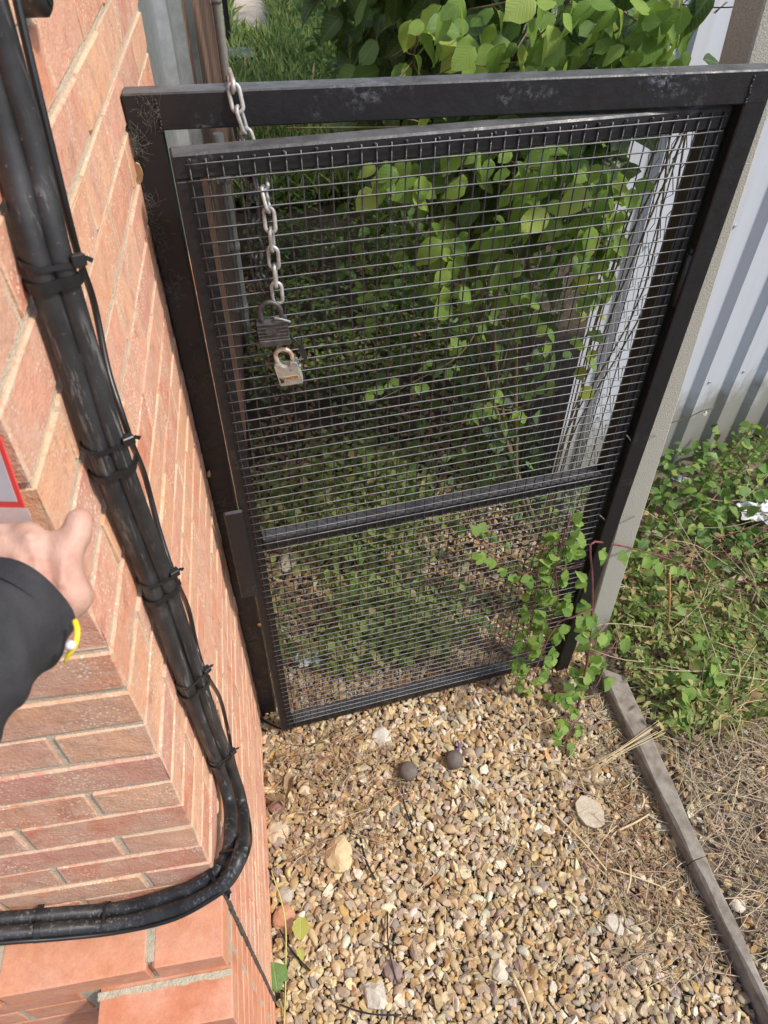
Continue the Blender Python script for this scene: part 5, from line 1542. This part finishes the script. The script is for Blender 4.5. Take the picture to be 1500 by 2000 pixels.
# sleeve
m_slv = basic('dark_jacket_fabric', (.022, .021, .023), (.034, .033, .035), 40, .85, bs=.5, bscale=500, bdist=.0015)
ax0, ax1 = dep(46, 1168, .488), dep(-330, 1560, .40)
axd = ax1-ax0; LL = np.linalg.norm(axd); axd /= LL
vw = CAM-ax0; vw -= axd*(vw@axd); vw /= np.linalg.norm(vw); sdw = np.cross(axd, vw)
V = []; n_a, n_l = 56, 60
for i in range(n_l):
    t_ = i/(n_l-1)
    for j in range(n_a):
        an = 2*math.pi*j/n_a
        fd = math.sin(t_*30+1.6*math.sin(an*2+.6)+an)
        r_ = .0405+.014*t_+.0022*(abs(fd)**.6*np.sign(fd))*min(1, t_*9)+.0014*math.sin(an*5+t_*17)
        if i == 0: r_ -= .0012
        lead = -.010*math.cos(an)
        V.append(ax0+axd*(t_*LL+lead*(1-t_))+(vw*math.cos(an)*.92+sdw*math.sin(an))*r_)
F = [(i*n_a+j, i*n_a+(j+1) % n_a, (i+1)*n_a+(j+1) % n_a, (i+1)*n_a+j) for i in range(n_l-1) for j in range(n_a)]
so = MB().add(V, F, True).build('sleeve', m_slv, pe)
md = so.modifiers.new('thick', 'SOLIDIFY'); md.thickness = .0028; md.offset = -1
md = so.modifiers.new('round', 'SUBSURF'); md.levels = 1; md.render_levels = 1
hem = []
for j in range(n_a):
    an = 2*math.pi*j/n_a
    hem.append(ax0+axd*(.016-.010*math.cos(an))+(vw*math.cos(an)*.92+sdw*math.sin(an))*.0418)
MB().tube(hem, .0007, 5, closed=True).build('hem_stitching', m_slv, so)
m_yel = basic('yellow_cord', (.85, .62, .02), (.90, .68, .04), 20, .45, bs=0)
yc = MB().tube(smooth_path([dep(146, 1212, .462), dep(151, 1232, .458), dep(147, 1258, .456), dep(136, 1276, .458), dep(126, 1292, .462)], 18), [.0019]*12+list(np.linspace(.0019, .0010, 6)), 10).build('cuff_cord', m_yel, pe)
q = dep(138, 1260, .452)
MB().add(IV3*np.array([.0033, .0033, .003])+q, IF3.tolist(), True).build('cord_bead', m_white, yc)
# card in a clear sleeve with a red border
m_redc = basic('red_card', (.70, .045, .035), (.74, .06, .05), 10, .35, bs=0)
m_wht = basic('card_print', (.50, .44, .43), (.58, .52, .51), 14, .35, bs=0)
c0 = dep(49, 991, .520)
rv, uv, fv = _rt, _up, _fw
ea = -rv*.80+fv*.25+uv*.02; ea /= np.linalg.norm(ea)          # along the bottom edge, to the left
eb = -rv*.40+uv*.86-fv*.30; eb -= ea*(eb@ea); eb = eb/np.linalg.norm(eb)
ec = np.cross(ea, eb)
CM = frame_m(c0, ea, eb, ec)
ca = empty('card', tuple(c0))
tag(ca, 'red bordered white card in a clear plastic sleeve, cut off by the left edge', 'card')
MB().box((0, 0, -.0006), (.085, .054, .0006), CM).build('border', m_redc, ca)
s1 = 1 if (ec@(CAM-c0)) > 0 else -1
MB().box((.0045, .0048, s1*.0006), (.0805, .0495, s1*.0009), CM, 0).build('print_panel', m_wht, ca)
MB().box((.020, .018, s1*.0009), (.060, .0205, s1*.0011), CM).build('print_line', basic('grey_print', (.25, .25, .32), None, 10, .5, bs=0), ca)
MB().box((.017, .0235, s1*.0009), (.066, .0265, s1*.0011), CM).build('print_line', bpy.data.materials['grey_print'], ca)
m_clear, nt, b = newmat('clear_plastic'); b.inputs['Base Color'].default_value = (.75, .72, .74, 1); b.inputs['Alpha'].default_value = .38; b.inputs['Roughness'].default_value = .2
MB().box((-.003, -.016, -.0011), (.088, -.0003, -.0007), CM).build('clear_sleeve', m_clear, ca)

# ================================================================ small debris on the gate
m_tan = basic('dried_leaf', (.42, .28, .14), (.52, .38, .21), 60, .85, bs=.4)
def flake(px, py, y, s_, label, seed):
    g = np.random.default_rng(seed)
    p = at(px, py, 1, y); o = [(s_[0]*math.cos(t_)*(1+g.normal(0, .12)), s_[1]*math.sin(t_)*(1+g.normal(0, .12))) for t_ in np.linspace(0, 2*math.pi, 11, endpoint=False)]
    x = np.array([.97, -.1, -.2]); x /= np.linalg.norm(x); yv = np.array([.1, -.2, .97]); yv -= x*(yv@x); yv /= np.linalg.norm(yv)
    return tag(MB().prism(o, 0, .003, frame_m(p, x, yv, np.cross(x, yv))).build('dried_leaf', m_tan), label, 'dead leaf')
flake(269, 339, YF-.004, (.0085, .019), 'curled tan leaf stuck between brick and the frame top left', 1)
flake(408, 925, YF-.004, (.004, .012), 'small dry leaf scrap on the left post above the latch plate', 2)
flake(508, 1220, YF-.006, (.008, .007), 'brown leaf scrap caught behind the latch stile low down', 3)
def webs(name, spots, label, seed):
    g = np.random.default_rng(seed); b_ = MB()
    for (px, py, n, sp) in spots:
        for k_ in range(int(n*1.8)):
            p = at(px+g.normal(0, sp), py+g.normal(0, sp*1.6), 1, YF-.0045-abs(g.normal(0, .004)))
            e = p+np.array([g.normal(0, .010), g.normal(0, .002), g.normal(0, .014)]); m_ = (p+e)/2+g.normal(0, .004, 3)
            e[1] = min(e[1], YF-.002); m_[1] = min(m_[1], YF-.002)
            b_.tube(smooth_path([p, m_, e], 5), .00019, 3, cap=False)
    return tag(b_.build(name, m_web), label, 'cobweb', kind='stuff')
webs('cobweb', [(262, 285, 60, 9), (290, 215, 26, 14), (285, 400, 26, 8), (300, 460, 60, 14), (330, 560, 26, 12), (430, 1010, 40, 12), (450, 1100, 24, 10), (480, 1240, 50, 14), (500, 1340, 60, 12), (372, 760, 20, 10)], 'dusty cobwebs along the left post of the gate frame', 5)
